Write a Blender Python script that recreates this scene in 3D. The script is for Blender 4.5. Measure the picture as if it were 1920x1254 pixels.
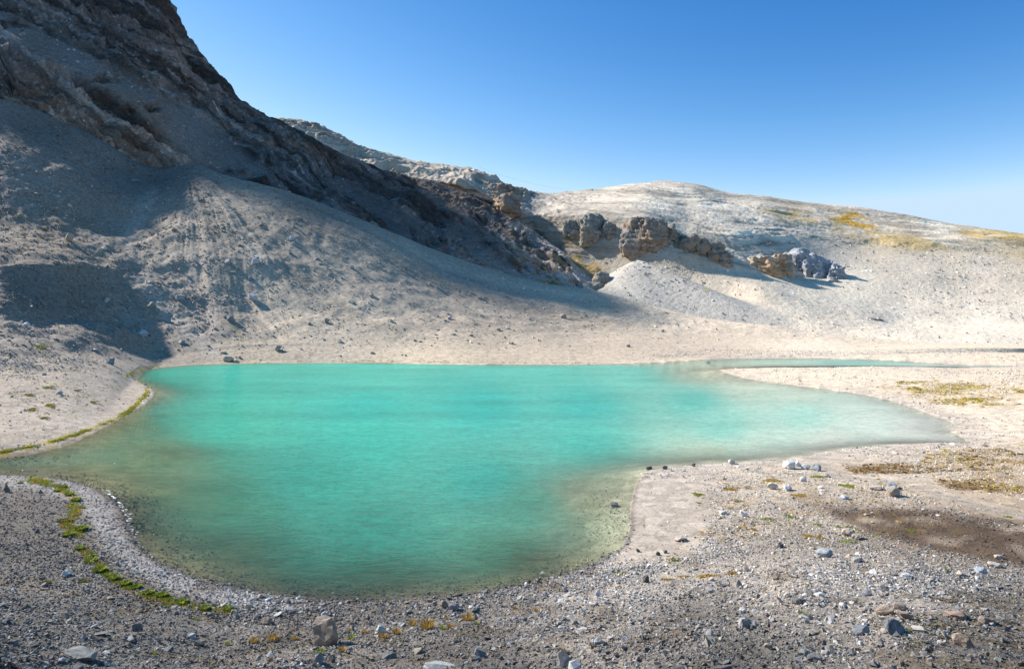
import bpy, bmesh, math, random
import numpy as np
from mathutils import Vector, Matrix

rng = np.random.default_rng(7)
random.seed(7)
for o in list(bpy.data.objects):
    bpy.data.objects.remove(o)
SC = bpy.context.scene
COL = SC.collection
R = math.radians

# ------------------------------------------------------------------ camera, sky, sun, exposure
F, CX, HY, H = 1280.0, 960.0, 590.0, 12.0      # focal length in photo pixels, centre column, horizon row, eye height above lake
cam = bpy.data.cameras.new("camera")
cam.sensor_width = 36.0
cam.lens = 36.0 * F / 1920.0
cam.shift_y = (HY - 627.0) / 1920.0
cam.clip_start = 0.1
cam.clip_end = 6000
camo = bpy.data.objects.new("camera", cam)
COL.objects.link(camo)
camo.location = (0, 0, H)
camo.rotation_euler = (R(90), 0, 0)
SC.camera = camo

SUN_AZ = R(-66)      # from +Y (view direction), negative = left
SUN_EL = R(36)
world = bpy.data.worlds.new("World")
SC.world = world
world.use_nodes = True
nt = world.node_tree
nt.nodes.clear()
sky = nt.nodes.new("ShaderNodeTexSky")
sky.sky_type = 'NISHITA'
sky.sun_disc = False
sky.sun_elevation = SUN_EL
sky.sun_rotation = SUN_AZ
sky.altitude = 2500
sky.air_density = 1.0
sky.dust_density = 0.3
sky.ozone_density = 2.0
bg = nt.nodes.new("ShaderNodeBackground")
bg.inputs[1].default_value = 0.12
wo = nt.nodes.new("ShaderNodeOutputWorld")
# per-channel contrast of the sky (deep polarised blue overhead, pale at the horizon)
BGS = 0.12
sp = nt.nodes.new("ShaderNodeSeparateColor"); cb = nt.nodes.new("ShaderNodeCombineColor")
nt.links.new(sky.outputs[0], sp.inputs[0])
for i, (mx_, g_, a_) in enumerate(((0.262, 2.9, 16.4), (0.41, 1.70, 2.04), (0.60, 1.03, 0.985))):
    m1 = nt.nodes.new("ShaderNodeMath"); m1.operation = 'MULTIPLY'; m1.inputs[1].default_value = BGS
    m2 = nt.nodes.new("ShaderNodeMath"); m2.operation = 'MINIMUM'; m2.inputs[1].default_value = mx_
    m5 = nt.nodes.new("ShaderNodeMath"); m5.operation = 'MAXIMUM'; m5.inputs[1].default_value = (0.104, 0.2, 0.3)[i]
    m3 = nt.nodes.new("ShaderNodeMath"); m3.operation = 'POWER'; m3.inputs[1].default_value = g_
    m4 = nt.nodes.new("ShaderNodeMath"); m4.operation = 'MULTIPLY'; m4.inputs[1].default_value = a_/BGS
    nt.links.new(sp.outputs[i], m1.inputs[0]); nt.links.new(m1.outputs[0], m2.inputs[0])
    nt.links.new(m2.outputs[0], m5.inputs[0]); nt.links.new(m5.outputs[0], m3.inputs[0]); nt.links.new(m3.outputs[0], m4.inputs[0]); nt.links.new(m4.outputs[0], cb.inputs[i])
nt.links.new(cb.outputs[0], bg.inputs[0])
nt.links.new(bg.outputs[0], wo.inputs[0])

sl = bpy.data.lights.new("sun", 'SUN')
sl.energy = 5.0
sl.angle = R(2.0)
sl.color = (1.0, 0.94, 0.85)
so = bpy.data.objects.new("sun", sl)
COL.objects.link(so)
sdir = Vector((math.sin(SUN_AZ) * math.cos(SUN_EL), math.cos(SUN_AZ) * math.cos(SUN_EL), math.sin(SUN_EL)))
so.rotation_euler = sdir.to_track_quat('Z', 'Y').to_euler()
so.location = sdir * 300

SC.view_settings.view_transform = 'Standard'
SC.view_settings.look = 'None'
SC.view_settings.exposure = 0.85
SC.view_settings.gamma = 1.0

# ------------------------------------------------------------------ numeric helpers
TBL = rng.random((64, 64, 64)).astype(np.float32)

def vnoise(x, y, z):
    xi = np.floor(x).astype(np.int32); yi = np.floor(y).astype(np.int32); zi = np.floor(z).astype(np.int32)
    fx = (x - xi).astype(np.float32); fy = (y - yi).astype(np.float32); fz = (z - zi).astype(np.float32)
    fx = fx*fx*fx*(fx*(fx*6-15)+10); fy = fy*fy*fy*(fy*(fy*6-15)+10); fz = fz*fz*fz*(fz*(fz*6-15)+10)
    x0 = xi & 63; x1 = (xi+1) & 63; y0 = yi & 63; y1 = (yi+1) & 63; z0 = zi & 63; z1 = (zi+1) & 63
    T = TBL
    a = T[x0,y0,z0]*(1-fx)+T[x1,y0,z0]*fx
    b = T[x0,y1,z0]*(1-fx)+T[x1,y1,z0]*fx
    c = T[x0,y0,z1]*(1-fx)+T[x1,y0,z1]*fx
    d = T[x0,y1,z1]*(1-fx)+T[x1,y1,z1]*fx
    a = a*(1-fy)+b*fy; c = c*(1-fy)+d*fy
    return (a*(1-fz)+c*fz)*2-1

def fbm(x, y, z, octv=5, gain=0.5, lac=2.03):
    s = 0; a = 1.0; t = 0; f = 1.0
    for i in range(octv):
        s = s + a*vnoise(x*f+17.3*i, y*f+5.1*i, z*f+9.7*i); t += a
        a *= gain; f *= lac
    return s/t*1.6

def ridged(x, y, z, octv=5, gain=0.5, lac=2.07):
    s = 0; a = 1.0; t = 0; f = 1.0
    for i in range(octv):
        n = 1-np.abs(vnoise(x*f+11.3*i, y*f+3.1*i, z*f+7.7*i))*1.6
        s = s + a*n; t += a
        a *= gain; f *= lac
    return s/t

def sstep(a, b, x):
    t = np.clip((x-a)/(b-a), 0, 1)
    return t*t*(3-2*t)

def blur(a, n, axis):
    if n < 1: return a
    for _ in range(2):
        p = np.pad(a, [(n, n) if i == axis else (0, 0) for i in range(a.ndim)], mode='edge')
        c = np.cumsum(p, axis=axis, dtype=np.float64)
        c = np.concatenate([np.zeros_like(np.take(c, [0], axis=axis)), c], axis=axis)
        m = a.shape[axis]; k = 2*n+1
        hi = np.take(c, np.arange(k, k+m), axis=axis); lo = np.take(c, np.arange(0, m), axis=axis)
        a = (hi-lo)/k
    return a

def pchip(x, xs, ys):
    xs = np.asarray(xs, float); ys = np.asarray(ys, float)
    h = np.diff(xs); d = np.diff(ys)/h
    m = np.zeros_like(ys); m[0] = d[0]; m[-1] = d[-1]
    for i in range(1, len(xs)-1):
        if d[i-1]*d[i] > 0:
            w1 = 2*h[i]+h[i-1]; w2 = h[i]+2*h[i-1]
            m[i] = (w1+w2)/(w1/d[i-1]+w2/d[i])
    x = np.clip(x, xs[0], xs[-1]); k = np.clip(np.searchsorted(xs, x, side='right')-1, 0, len(xs)-2)
    t = (x-xs[k])/h[k]
    return (ys[k]*(2*t**3-3*t**2+1)+h[k]*m[k]*(t**3-2*t**2+t)+ys[k+1]*(-2*t**3+3*t**2)+h[k]*m[k+1]*(t**3-t**2))

def seg_dist(px, py, poly, closed=True):
    d = np.full(px.shape, 1e9, dtype=np.float32)
    n = len(poly)
    for i in range(n if closed else n-1):
        ax, ay = poly[i]; bx, by = poly[(i+1) % n]
        vx, vy = bx-ax, by-ay
        L = vx*vx+vy*vy+1e-12
        t = np.clip(((px-ax)*vx+(py-ay)*vy)/L, 0, 1)
        q = (px-ax-t*vx)**2+(py-ay-t*vy)**2
        d = np.minimum(d, q)
    return np.sqrt(d)

def inside(px, py, poly):
    r = np.zeros(px.shape, dtype=bool)
    n = len(poly)
    for i in range(n):
        ax, ay = poly[i]; bx, by = poly[(i+1) % n]
        if ay == by: continue
        c = ((ay > py) != (by > py)) & (px < (bx-ax)*(py-ay)/(by-ay)+ax)
        r ^= c
    return r

def pmask(U, V, poly, soft, vs=1.0):
    """1 inside a polygon, fading over `soft`"""
    p = [(a, b*vs) for a, b in poly]
    d = seg_dist(U, V*vs, p); s = np.where(inside(U, V*vs, p), d, -d)
    return sstep(-soft, soft, s)

def lmask(U, V, line, w, vs=1.0):
    p = [(a, b*vs) for a, b in line]
    d = seg_dist(U, V*vs, p, closed=False)
    return 1-sstep(w*0.5, w*1.5, d)

def idw(U, V, pts, vs=2.0, p=3.0):
    num = np.zeros(U.shape+(3,), dtype=np.float32); den = np.zeros(U.shape, dtype=np.float32)
    for (u, v, c) in pts:
        w = 1.0/(((U-u)**2+((V-v)*vs)**2+400.0)**(p/2))
        den += w
        for k in range(3): num[..., k] += w*c[k]
    return num/den[..., None]

def P(u, y, Y):
    return np.array([(u-CX)/F*Y, Y, H-(y-HY)/F*Y])

def Pz(u, y, z=0.0):
    Y = (H-z)*F/(y-HY)
    return np.array([(u-CX)/F*Y, Y, z])

# ------------------------------------------------------------------ object helpers
def tag(o, label=None, cat=None, group=None, kind=None):
    if label: o['label'] = label
    if cat: o['category'] = cat
    if group: o['group'] = group
    if kind: o['kind'] = kind
    return o

def mesh_np(name, verts, faces, mat, cols=None, extra=None, smooth=True):
    """faces: (n,3) or (n,4) int array"""
    me = bpy.data.meshes.new(name)
    verts = np.ascontiguousarray(verts, dtype=np.float32); faces = np.ascontiguousarray(faces, dtype=np.int32)
    k = faces.shape[1]
    me.vertices.add(len(verts)); me.vertices.foreach_set('co', verts.ravel())
    me.loops.add(faces.size); me.loops.foreach_set('vertex_index', faces.ravel())
    me.polygons.add(len(faces))
    me.polygons.foreach_set('loop_start', np.arange(0, faces.size, k, dtype=np.int32))
    me.polygons.foreach_set('loop_total', np.full(len(faces), k, dtype=np.int32))
    me.polygons.foreach_set('use_smooth', np.full(len(faces), smooth, dtype=bool))
    me.update(calc_edges=True)
    if cols is not None:
        at = me.color_attributes.new('Col', 'FLOAT_COLOR', 'POINT')
        c = np.ones((len(verts), 4), dtype=np.float32); c[:, :3] = cols
        at.data.foreach_set('color', c.ravel())
    for nme, arr in (extra or {}).items():
        at = me.attributes.new(nme, 'FLOAT', 'POINT')
        at.data.foreach_set('value', np.ascontiguousarray(arr, dtype=np.float32).ravel())
    me.materials.append(mat)
    o = bpy.data.objects.new(name, me)
    COL.objects.link(o)
    return o

def grid_faces(r, c, keep=None):
    i = np.arange(r*c).reshape(r, c)
    f = np.stack([i[:-1, :-1], i[:-1, 1:], i[1:, 1:], i[1:, :-1]], -1).reshape(-1, 4)
    if keep is not None:
        k = (keep[:-1, :-1] | keep[:-1, 1:] | keep[1:, 1:] | keep[1:, :-1]).ravel()
        f = f[k]
    return f

# ------------------------------------------------------------------ materials
def new_mat(name):
    m = bpy.data.materials.new(name); m.use_nodes = True
    t = m.node_tree; t.nodes.clear()
    return m, t, t.nodes, t.links

def M_ground(name, scales=(6.0, 1.4), bump=0.35, bdist=0.12, speck=0.35, rough=0.95):
    m, t, N, L = new_mat(name)
    out = N.new('ShaderNodeOutputMaterial'); b = N.new('ShaderNodeBsdfPrincipled')
    b.inputs['Roughness'].default_value = rough
    b.inputs['Specular IOR Level'].default_value = 0.15
    at = N.new('ShaderNodeAttribute'); at.attribute_name = 'Col'
    tc = N.new('ShaderNodeNewGeometry')
    last = at.outputs['Color']
    hs = []
    for i, s in enumerate(scales):
        vo = N.new('ShaderNodeTexVoronoi'); vo.inputs['Scale'].default_value = s
        vo.inputs['Randomness'].default_value = 1.0
        L.new(tc.outputs['Position'], vo.inputs['Vector'])
        sep = N.new('ShaderNodeSeparateColor'); L.new(vo.outputs['Color'], sep.inputs[0])
        mr = N.new('ShaderNodeMapRange'); mr.inputs[3].default_value = 1-speck; mr.inputs[4].default_value = 1+speck
        L.new(sep.outputs[0], mr.inputs[0])
        mx = N.new('ShaderNodeVectorMath'); mx.operation = 'MULTIPLY'
        L.new(last, mx.inputs[0]); L.new(mr.outputs[0], mx.inputs[1]); last = mx.outputs[0]
        nn = N.new('ShaderNodeTexNoise'); nn.inputs['Scale'].default_value = s*0.8; nn.inputs['Detail'].default_value = 6
        nn.inputs['Roughness'].default_value = 0.7
        L.new(tc.outputs['Position'], nn.inputs['Vector'])
        ad = N.new('ShaderNodeMath'); ad.operation = 'SUBTRACT'
        L.new(nn.outputs[0], ad.inputs[0])
        ml = N.new('ShaderNodeMath'); ml.operation = 'MULTIPLY'; ml.inputs[1].default_value = 0.5
        L.new(vo.outputs['Distance'], ml.inputs[0]); L.new(ml.outputs[0], ad.inputs[1])
        hs.append((ad.outputs[0], s))
    nrm = None
    for (h, s) in sorted(hs, key=lambda q: q[1]):
        bp = N.new('ShaderNodeBump'); bp.inputs['Strength'].default_value = bump
        bp.inputs['Distance'].default_value = bdist*6.0/s
        L.new(h, bp.inputs['Height'])
        if nrm: L.new(nrm, bp.inputs['Normal'])
        nrm = bp.outputs[0]
    L.new(last, b.inputs['Base Color']); L.new(nrm, b.inputs['Normal'])
    L.new(b.outputs[0], out.inputs[0])
    return m

def M_stone(name, scale=8.0, bump=0.4):
    m, t, N, L = new_mat(name)
    out = N.new('ShaderNodeOutputMaterial'); b = N.new('ShaderNodeBsdfPrincipled')
    b.inputs['Roughness'].default_value = 0.85; b.inputs['Specular IOR Level'].default_value = 0.25
    at = N.new('ShaderNodeAttribute'); at.attribute_name = 'Col'
    g = N.new('ShaderNodeNewGeometry')
    nn = N.new('ShaderNodeTexNoise'); nn.inputs['Scale'].default_value = scale; nn.inputs['Detail'].default_value = 7
    nn.inputs['Roughness'].default_value = 0.7
    L.new(g.outputs['Position'], nn.inputs['Vector'])
    mr = N.new('ShaderNodeMapRange'); mr.inputs[1].default_value = 0.3; mr.inputs[2].default_value = 0.7
    mr.inputs[3].default_value = 0.6; mr.inputs[4].default_value = 1.4
    L.new(nn.outputs[0], mr.inputs[0])
    mx = N.new('ShaderNodeVectorMath'); mx.operation = 'MULTIPLY'
    L.new(at.outputs['Color'], mx.inputs[0]); L.new(mr.outputs[0], mx.inputs[1])
    bp = N.new('ShaderNodeBump'); bp.inputs['Strength'].default_value = bump; bp.inputs['Distance'].default_value = 0.3/scale
    L.new(nn.outputs[0], bp.inputs['Height'])
    L.new(mx.outputs[0], b.inputs['Base Color']); L.new(bp.outputs[0], b.inputs['Normal'])
    L.new(b.outputs[0], out.inputs[0])
    return m

def M_plant(name):
    m, t, N, L = new_mat(name)
    out = N.new('ShaderNodeOutputMaterial'); b = N.new('ShaderNodeBsdfPrincipled')
    b.inputs['Roughness'].default_value = 0.7; b.inputs['Specular IOR Level'].default_value = 0.2
    at = N.new('ShaderNodeAttribute'); at.attribute_name = 'Col'
    L.new(at.outputs['Color'], b.inputs['Base Color'])
    tr = N.new('ShaderNodeBsdfTranslucent'); L.new(at.outputs['Color'], tr.inputs[0])
    mx = N.new('ShaderNodeMixShader'); mx.inputs[0].default_value = 0.35
    L.new(b.outputs[0], mx.inputs[1]); L.new(tr.outputs[0], mx.inputs[2])
    L.new(mx.outputs[0], out.inputs[0])
    return m

MAT_ground = M_ground('gravel_ground', scales=(9.0, 1.3), bump=0.35, bdist=0.03, speck=0.20)
MAT_rock = M_ground('mountain_rock', scales=(0.55, 1.7), bump=0.85, bdist=0.09, speck=0.16)
MAT_pale = M_ground('pale_rock', scales=(0.5, 1.5), bump=0.5, bdist=0.05, speck=0.09)
MAT_stone = M_stone('stone', 9.0, 0.5)
MAT_crag = M_stone('crag', 0.9, 0.9)
MAT_plant = M_plant('alpine_plant')

# ------------------------------------------------------------------ shoreline
LAKE = [(-400,868),(-200,865),(0,860),(60,854),(130,834),(190,802),(240,777),(275,757),(292,739),(284,728),(258,718),(246,708),(262,695),
        (300,689),(345,685),(420,682),(520,680),(650,680),(800,682),(950,683),(1080,684),(1180,682),(1250,679),(1300,676),(1340,673),
        (1450,672),(1600,673),(1700,678),(1800,684),(1920,686),(2300,689),(2300,692),(1920,690),(1750,688),(1600,687),(1450,688),(1370,690),
        (1345,693),(1365,701),(1410,713),(1480,722),(1560,731),(1640,744),(1700,760),(1760,783),(1816,799),(1760,808),(1800,822),(1866,836),(1754,826),
        (1692,831),(1600,839),(1530,847),(1506,855),(1480,861),(1400,864),(1300,869),(1230,875),(1203,883),(1190,900),
        (1178,930),(1180,960),(1186,1000),(1172,1032),(1130,1052),(1060,1080),(980,1098),(880,1114),(760,1125),(640,1129),(540,1121),
        (450,1109),(370,1086),(300,1056),(262,1026),(242,990),(230,960),(215,936),(185,915),(150,901),(90,893),(0,889),(-200,886),(-400,884)]
def wxy(poly, z=0.0): return [tuple(Pz(u, y, z)[:2]) for u, y in poly]
LAKEW = wxy(LAKE)
# jitter the shore
def refine(poly, step, amp):
    out = []
    n = len(poly)
    for i in range(n):
        a = np.array(poly[i]); b = np.array(poly[(i+1) % n]); d = np.linalg.norm(b-a)
        k = max(1, int(d/step))
        for j in range(k):
            p = a+(b-a)*j/k
            q = 0.5*amp
            out.append((p[0]+random.uniform(-q, q), p[1]+random.uniform(-q, q)))
    # smooth (Chaikin-like averaging)
    arr = np.array(out)
    arr = 0.5*arr+0.25*np.roll(arr, 1, 0)+0.25*np.roll(arr, -1, 0)
    return [tuple(q) for q in arr]
LAKEW = refine(LAKEW, 3.0, 0.5)

def lake_sd(x, y):
    """positive inside water (metres to shore)"""
    d = seg_dist(x, y, LAKEW)
    return np.where(inside(x, y, LAKEW), d, -d)

FOOT = [(-900,1040),(-400,1060),(0,1075),(200,1120),(400,1150),(620,1160),(900,1140),(1100,1095),(1300,1050),(1500,1015),(1700,1030),(1920,1070),(2400,1120)]
fu = np.array([p[0] for p in FOOT]); fY = np.array([(H-0.5)*F/(p[1]-HY) for p in FOOT])

# ------------------------------------------------------------------ sheet A : ground, lake bed, near slope and the big scree slope
us = np.concatenate([np.arange(-900, -60, 8.0), np.arange(-60, 1980, 1.9), np.arange(1980, 2400, 8.0)])
T = {}
CU = [-900,-600,-300,0,100,200,250,300,355,400,500,600,700,850,1000,1120,1300,1450,1600,1750,1920,2400]
T[0] = dict(y=[840,840,845,842,820,768,715,684,681,679,677,677,678,680,680,679,670,669,667,664,662,655], Y=None)
T[1] = dict(y=[640,640,640,643,643,652,662,668,660,654,648,646,647,652,655,657,660,659,657,655,654,652],
            Y=[112,112,112,116,128,150,162,170,173,176,180,182,183,184,186,189,195,197,202,205,208,214])
T[2] = dict(y=[600,600,600,610,608,594,596,600,596,592,588,590,598,614,628,638,650,654,654,652,650,650],
            Y=[132,132,134,138,150,172,180,186,190,193,200,201,202,206,207,208,206,206,210,214,218,224])
T[3] = dict(y=[450,460,470,485,490,500,508,500,492,490,490,502,522,562,592,612,636,645,648,649,649,649],
            Y=[150,150,150,156,168,194,204,209,213,215,218,223,228,234,238,239,232,224,220,222,230,236])
T[4] = dict(y=[380,400,420,432,428,432,430,408,390,394,410,430,460,520,558,582,618,632,640,646,648,649],
            Y=[192,192,194,200,210,228,234,240,243,244,246,250,255,262,265,264,252,238,230,228,238,248])
T[5] = dict(y=[230,230,238,245,272,322,352,358,314,326,348,380,420,480,525,545,590,611,632,642,647,649],
            Y=[245,245,248,250,255,260,265,270,276,276,274,278,283,291,295,292,274,254,242,236,246,258])
T[6] = dict(y=[180,180,190,205,235,290,325,336,306,322,352,386,428,492,540,562,607,628,640,648,649,651],
            Y=[256,256,258,262,268,272,278,284,290,290,288,292,297,305,309,306,288,266,252,246,256,270])
T[7] = dict(y=[150,150,155,160,190,240,270,300,300,330,390,425,470,530,575,595,630,640,645,652,655,660],
            Y=[280,280,280,285,290,294,300,304,308,308,308,313,318,325,329,326,306,284,268,262,272,292])
rows = {0: 46, 1: 42, 2: 62, 3: 44, 4: 52, 5: 12, 6: 6}
nu = len(us)
def cur(k):
    y = pchip(us, CU, T[k]['y'])
    if T[k]['Y'] is None: Y = (H-0.35)*F/(y-HY)
    else: Y = pchip(us, CU, T[k]['Y'])
    return Y, H-(y-HY)/F*Y
Yl, Zl = [], []
for k in range(7):
    Y0, Z0 = cur(k); Y1, Z1 = cur(k+1)
    for j in range(rows[k]):
        t = j/rows[k]
        Yl.append(Y0*(1-t)+Y1*t); Zl.append(Z0*(1-t)+Z1*t)
Yl.append(Y1); Zl.append(Z1)
YT = np.array(Yl); ZT = np.array(Zl)
# near part rows: equal steps of picture height on the flat
Yf0 = YT[0]
near = []
ninv0 = 1/3.0
NR = 300
for j in range(NR):
    t = j/NR
    # first 20 rows from 3 m to 10 m
    if j < 25: near.append(np.full(nu, 2.5+(10-2.5)*j/25.0))
    else:
        s = (j-25)/(NR-25.0)
        near.append(1/((1/10.0)*(1-s)+(1/Yf0)*s))
YA = np.concatenate([np.array(near), YT], 0)
nR = len(YA)
TAL = np.concatenate([np.zeros((NR, nu)), ZT-0.35], 0)
TAL = np.maximum(TAL, 0)
b = blur(blur(TAL, 14, 1), 5, 0)
# keep crest sharper than the rest of the slope
TAL = b
XA = (us[None, :]-CX)/F*YA
UA = np.broadcast_to(us[None, :], YA.shape)
sd = lake_sd(XA.astype(np.float32), YA.astype(np.float32))
out = -sd
n1 = fbm(XA*0.05, YA*0.05, XA*0+3.1, 4)
n2 = fbm(XA*0.35, YA*0.35, XA*0+8.1, 4)
n3 = fbm(XA*2.1, YA*2.1, XA*0+1.1, 3)
zfl = 0.03+0.06*np.minimum(out, 4)+0.012*np.clip(out-4, 0, 30)
zfl = zfl+np.clip(out, 0, 6)/6*(0.10*n1+0.05*n2)
zbed = -np.clip(sd, 0, 30)*0.16-0.02+np.clip(sd, 0, 3)*0.02*n2
yf = np.interp(us, fu, fY)[None, :]
s = np.clip((yf-YA)/yf, 0, 1)
fore = 9.9*(s**1.12)
fore = fore+sstep(0.0, 0.25, s)*(0.38*n1*2+0.16*n2+0.03*n3)
V0 = HY+(H-TAL)/YA*F
# mounds and gullies on the scree
tm = sstep(0.5, 8, TAL)
gx = UA/F*260.0
gul = ridged(gx*0.05+.5*fbm(XA*.02, YA*.02, XA*0+1, 3), YA*0.02, TAL*0.0+2.0, 4)
hum = fbm(XA*0.045, YA*0.045, TAL*0.03, 5)
hum2 = fbm(XA*0.22, YA*0.22, TAL*0.2, 4)
leftm = 1-sstep(260, 420, UA)
crest_k = 1-0.75*sstep(NR+rows[0]+rows[1]+rows[2]+rows[3]+rows[4]*0.5, NR+rows[0]+rows[1]+rows[2]+rows[3]+rows[4], np.arange(nR))[:, None]
apx = P(352, 322, 276)
fa = np.arctan2(XA-apx[0], apx[1]-YA); fd = np.hypot(XA-apx[0], YA-apx[1])
fan1 = fbm(fa*16, fd*.012, XA*0+5, 5, .55); fan2 = ridged(fa*9+.3*fbm(XA*.03, YA*.03, XA*0, 3), fd*.008, XA*0+2, 4, .55)
fan_on = (1-leftm)*sstep(2, 10, TAL)
dT = fan_on*((fan2-.5)*-1.3+fan1*.35)*crest_k+tm*crest_k*(hum*(0.9+1.5*leftm)+hum2*(0.22+0.3*leftm)+(gul-0.5)*(-0.8)*(1-leftm)*sstep(0, 60, TAL+10))
land = np.where(sd > 0, zbed, zfl+fore)
ZA = land+TAL+dT
VA = HY+(H-ZA)/YA*F
ground_grid = (XA, YA, ZA, UA, VA, sd)

def base_ground_color():
    U, V = UA.astype(np.float32), VA.astype(np.float32)
    pts = [
        # flats and right shore
        (1500,700,(.50,.45,.38)),(1900,710,(.50,.44,.36)),(1900,790,(.52,.47,.40)),(1700,880,(.40,.36,.31)),(1880,880,(.36,.30,.23)),
        (1450,900,(.38,.34,.29)),(1250,940,(.36,.335,.31)),(1250,1010,(.34,.32,.30)),(1500,960,(.30,.27,.235)),(1750,1000,(.20,.165,.135)),
        (1500,1060,(.22,.205,.19)),(1200,1100,(.22,.21,.20)),(1700,1100,(.19,.18,.17)),
        # foreground
        (0,1000,(0.102,0.099,0.095)),(100,930,(0.129,0.122,0.119)),(300,1180,(0.102,0.100,0.099)),(0,1250,(0.082,0.080,0.079)),(700,1170,(0.116,0.109,0.102)),
        (900,1130,(0.143,0.136,0.129)),(900,1250,(0.078,0.076,0.075)),(1400,1240,(0.068,0.067,0.065)),(1900,1240,(0.071,0.068,0.067)),(1300,1150,(0.109,0.105,0.102)),(1900,1150,(0.102,0.099,0.095)),
        # left flats
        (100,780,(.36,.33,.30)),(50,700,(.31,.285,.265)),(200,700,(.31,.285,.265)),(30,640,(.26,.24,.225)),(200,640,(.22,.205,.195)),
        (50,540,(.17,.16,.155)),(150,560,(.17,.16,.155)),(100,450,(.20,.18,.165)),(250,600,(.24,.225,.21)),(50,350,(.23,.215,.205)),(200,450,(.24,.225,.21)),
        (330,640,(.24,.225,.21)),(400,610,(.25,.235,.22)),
        # big scree slope; darker crest points mix greyer debris with painted crest shade
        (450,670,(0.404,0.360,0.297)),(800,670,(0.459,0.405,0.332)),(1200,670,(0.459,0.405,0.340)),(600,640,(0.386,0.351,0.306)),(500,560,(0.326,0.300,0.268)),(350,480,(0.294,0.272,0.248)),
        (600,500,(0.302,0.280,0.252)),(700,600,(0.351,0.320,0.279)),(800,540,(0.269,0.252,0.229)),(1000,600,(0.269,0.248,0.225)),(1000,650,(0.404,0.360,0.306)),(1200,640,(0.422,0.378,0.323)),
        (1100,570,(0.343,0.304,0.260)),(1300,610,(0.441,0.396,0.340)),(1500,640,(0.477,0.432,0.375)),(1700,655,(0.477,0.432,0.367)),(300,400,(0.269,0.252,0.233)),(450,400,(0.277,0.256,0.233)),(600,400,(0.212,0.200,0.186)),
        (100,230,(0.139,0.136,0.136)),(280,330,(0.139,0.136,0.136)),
    ]
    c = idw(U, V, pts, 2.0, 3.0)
    nn = fbm(XA*0.02, YA*0.02, ZA*0.03, 4)
    c = c*(1+0.10*nn[..., None])
    # fans of paler and greyer debris running down the slope
    st = fbm(gx*0.08+.8*fbm(XA*.02, YA*.02, XA*0+1, 3), YA*0.035, XA*0, 5)
    st2 = ridged(gx*.22, YA*.03, XA*0+7, 4, .6)-.5
    c = c*(1+((0.05*st+.02*st2)*tm+fan_on*(.17*fan1+.12*(fan2-.5)))[..., None])
    ns = fbm(U*0.012, V*0.03, U*0, 4)*30
    U2 = U+ns; V2 = V+ns*0.3
    def mixc(m, col):
        nonlocal c
        c = c*(1-m[..., None])+np.array(col, dtype=np.float32)*m[..., None]
    onland = (sd < 0)
    nf = fbm(XA*0.6, YA*0.6, ZA*0, 5)
    nm = fbm(XA*1.1, YA*1.1, ZA*0+5, 4)
    # brown silt field on the right
    m = pmask(U2, V2, [(1520,948),(1700,955),(1990,985),(1990,1075),(1860,1055),(1740,1028),(1600,990)], 18, 2)
    mixc(m*sstep(-.9, .1, nf)*0.92, (.075,.053,.037))
    # russet low vegetation bands on the right flats
    for poly, k in (([(1580,876),(1700,873),(1760,882),(1700,890),(1600,890)], .8), ([(1740,900),(1840,905),(1870,925),(1760,915)], .7),
                    ([(1700,870),(1930,862),(1930,930),(1800,905)], .45), ([(1640,722),(1925,728),(1925,765),(1700,745)], .35),
                    ([(1380,905),(1500,900),(1560,950),(1480,985),(1360,945)], .35)):
        m = pmask(U2, V2, poly, 12, 2)*sstep(-0.15, 0.35, nf)
        mixc(m*k, (.24,.15,.055))
    m = pmask(U, V, [(1640,722),(1925,728),(1925,765),(1700,745)], 14, 2)*sstep(0.25, 0.5, nm)
    mixc(m*0.25, (.42,.30,.06))
    m = pmask(U, V, [(1700,850),(1930,850),(1930,935),(1760,905)], 14, 2)*sstep(0.35, 0.6, nm)
    mixc(m*0.2, (.36,.27,.06))
    # fine damp sand of the spit
    m = pmask(U, V, [(1180,880),(1330,880),(1330,1000),(1290,1050),(1130,1065),(1180,1020)], 14, 2)*onland
    mixc(m*0.9, (.33,.305,.28))
    # pale grey beach, lower left and upper left
    m = lmask(U, V, [(0,893),(90,905),(150,925),(190,960),(210,1010),(245,1050),(330,1090),(430,1120),(560,1136)], 24, 1.4)*onland
    mixc(m*0.85, (.235,.235,.245))
    m = lmask(U, V, [(0,868),(60,862),(130,842),(190,808),(245,780),(270,760),(284,738)], 13, 1.6)*onland*(sd > -2.6)
    mixc(m*0.9, (.36,.355,.35))
    # wet rim right at the water
    m = sstep(-0.45, -0.1, sd)*onland
    c = c*(1-0.45*m[..., None])
    rt = sstep(1160, 1230, U)*sstep(1000, 940, V)
    m = sstep(-5.0, -0.5, sd+nf*.8)*onland*rt
    mixc(m*.75, (.345, .325, .305))
    m = lmask(U+nf*3, V+nf*2, [(1510,852),(1535,868),(1552,884),(1575,895),(1660,904),(1760,928),(1990,985)], 9, 2)*onland
    mixc(m*.75, (.27, .255, .24))
    m = sstep(.80, .93, ridged(XA*.16, YA*.16, XA*0+4, 2))*rt*onland*sstep(-26, -2, sd)*(sd < -2)
    mixc(m*.35, (.26, .24, .22))
    m = lmask(U, V, [(1180,985),(1260,988),(1290,984)], 2, 1.4)*onland
    mixc(m*.5, (.22, .21, .20))
    # darker lines left by falling water round the spit
    m = sstep(.7, 1.0, np.sin(sd*5+nf*2.0))*sstep(-3.5, -.8, sd)*onland*sstep(1150, 1190, U)
    mixc(m*.25, (.24, .23, .22))
    m = lmask(U+nf*4, V+nf*3, [(285,365),(262,400),(240,450),(248,500),(290,560),(350,620),(400,660)], 13, 1)*onland*sstep(-.6, .2, fan1)
    mixc(m*.55, (.36,.345,.33))
    m = lmask(U+nm*1.5, V, [(425,590),(440,610),(455,640)], 1.6, 1)
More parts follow.
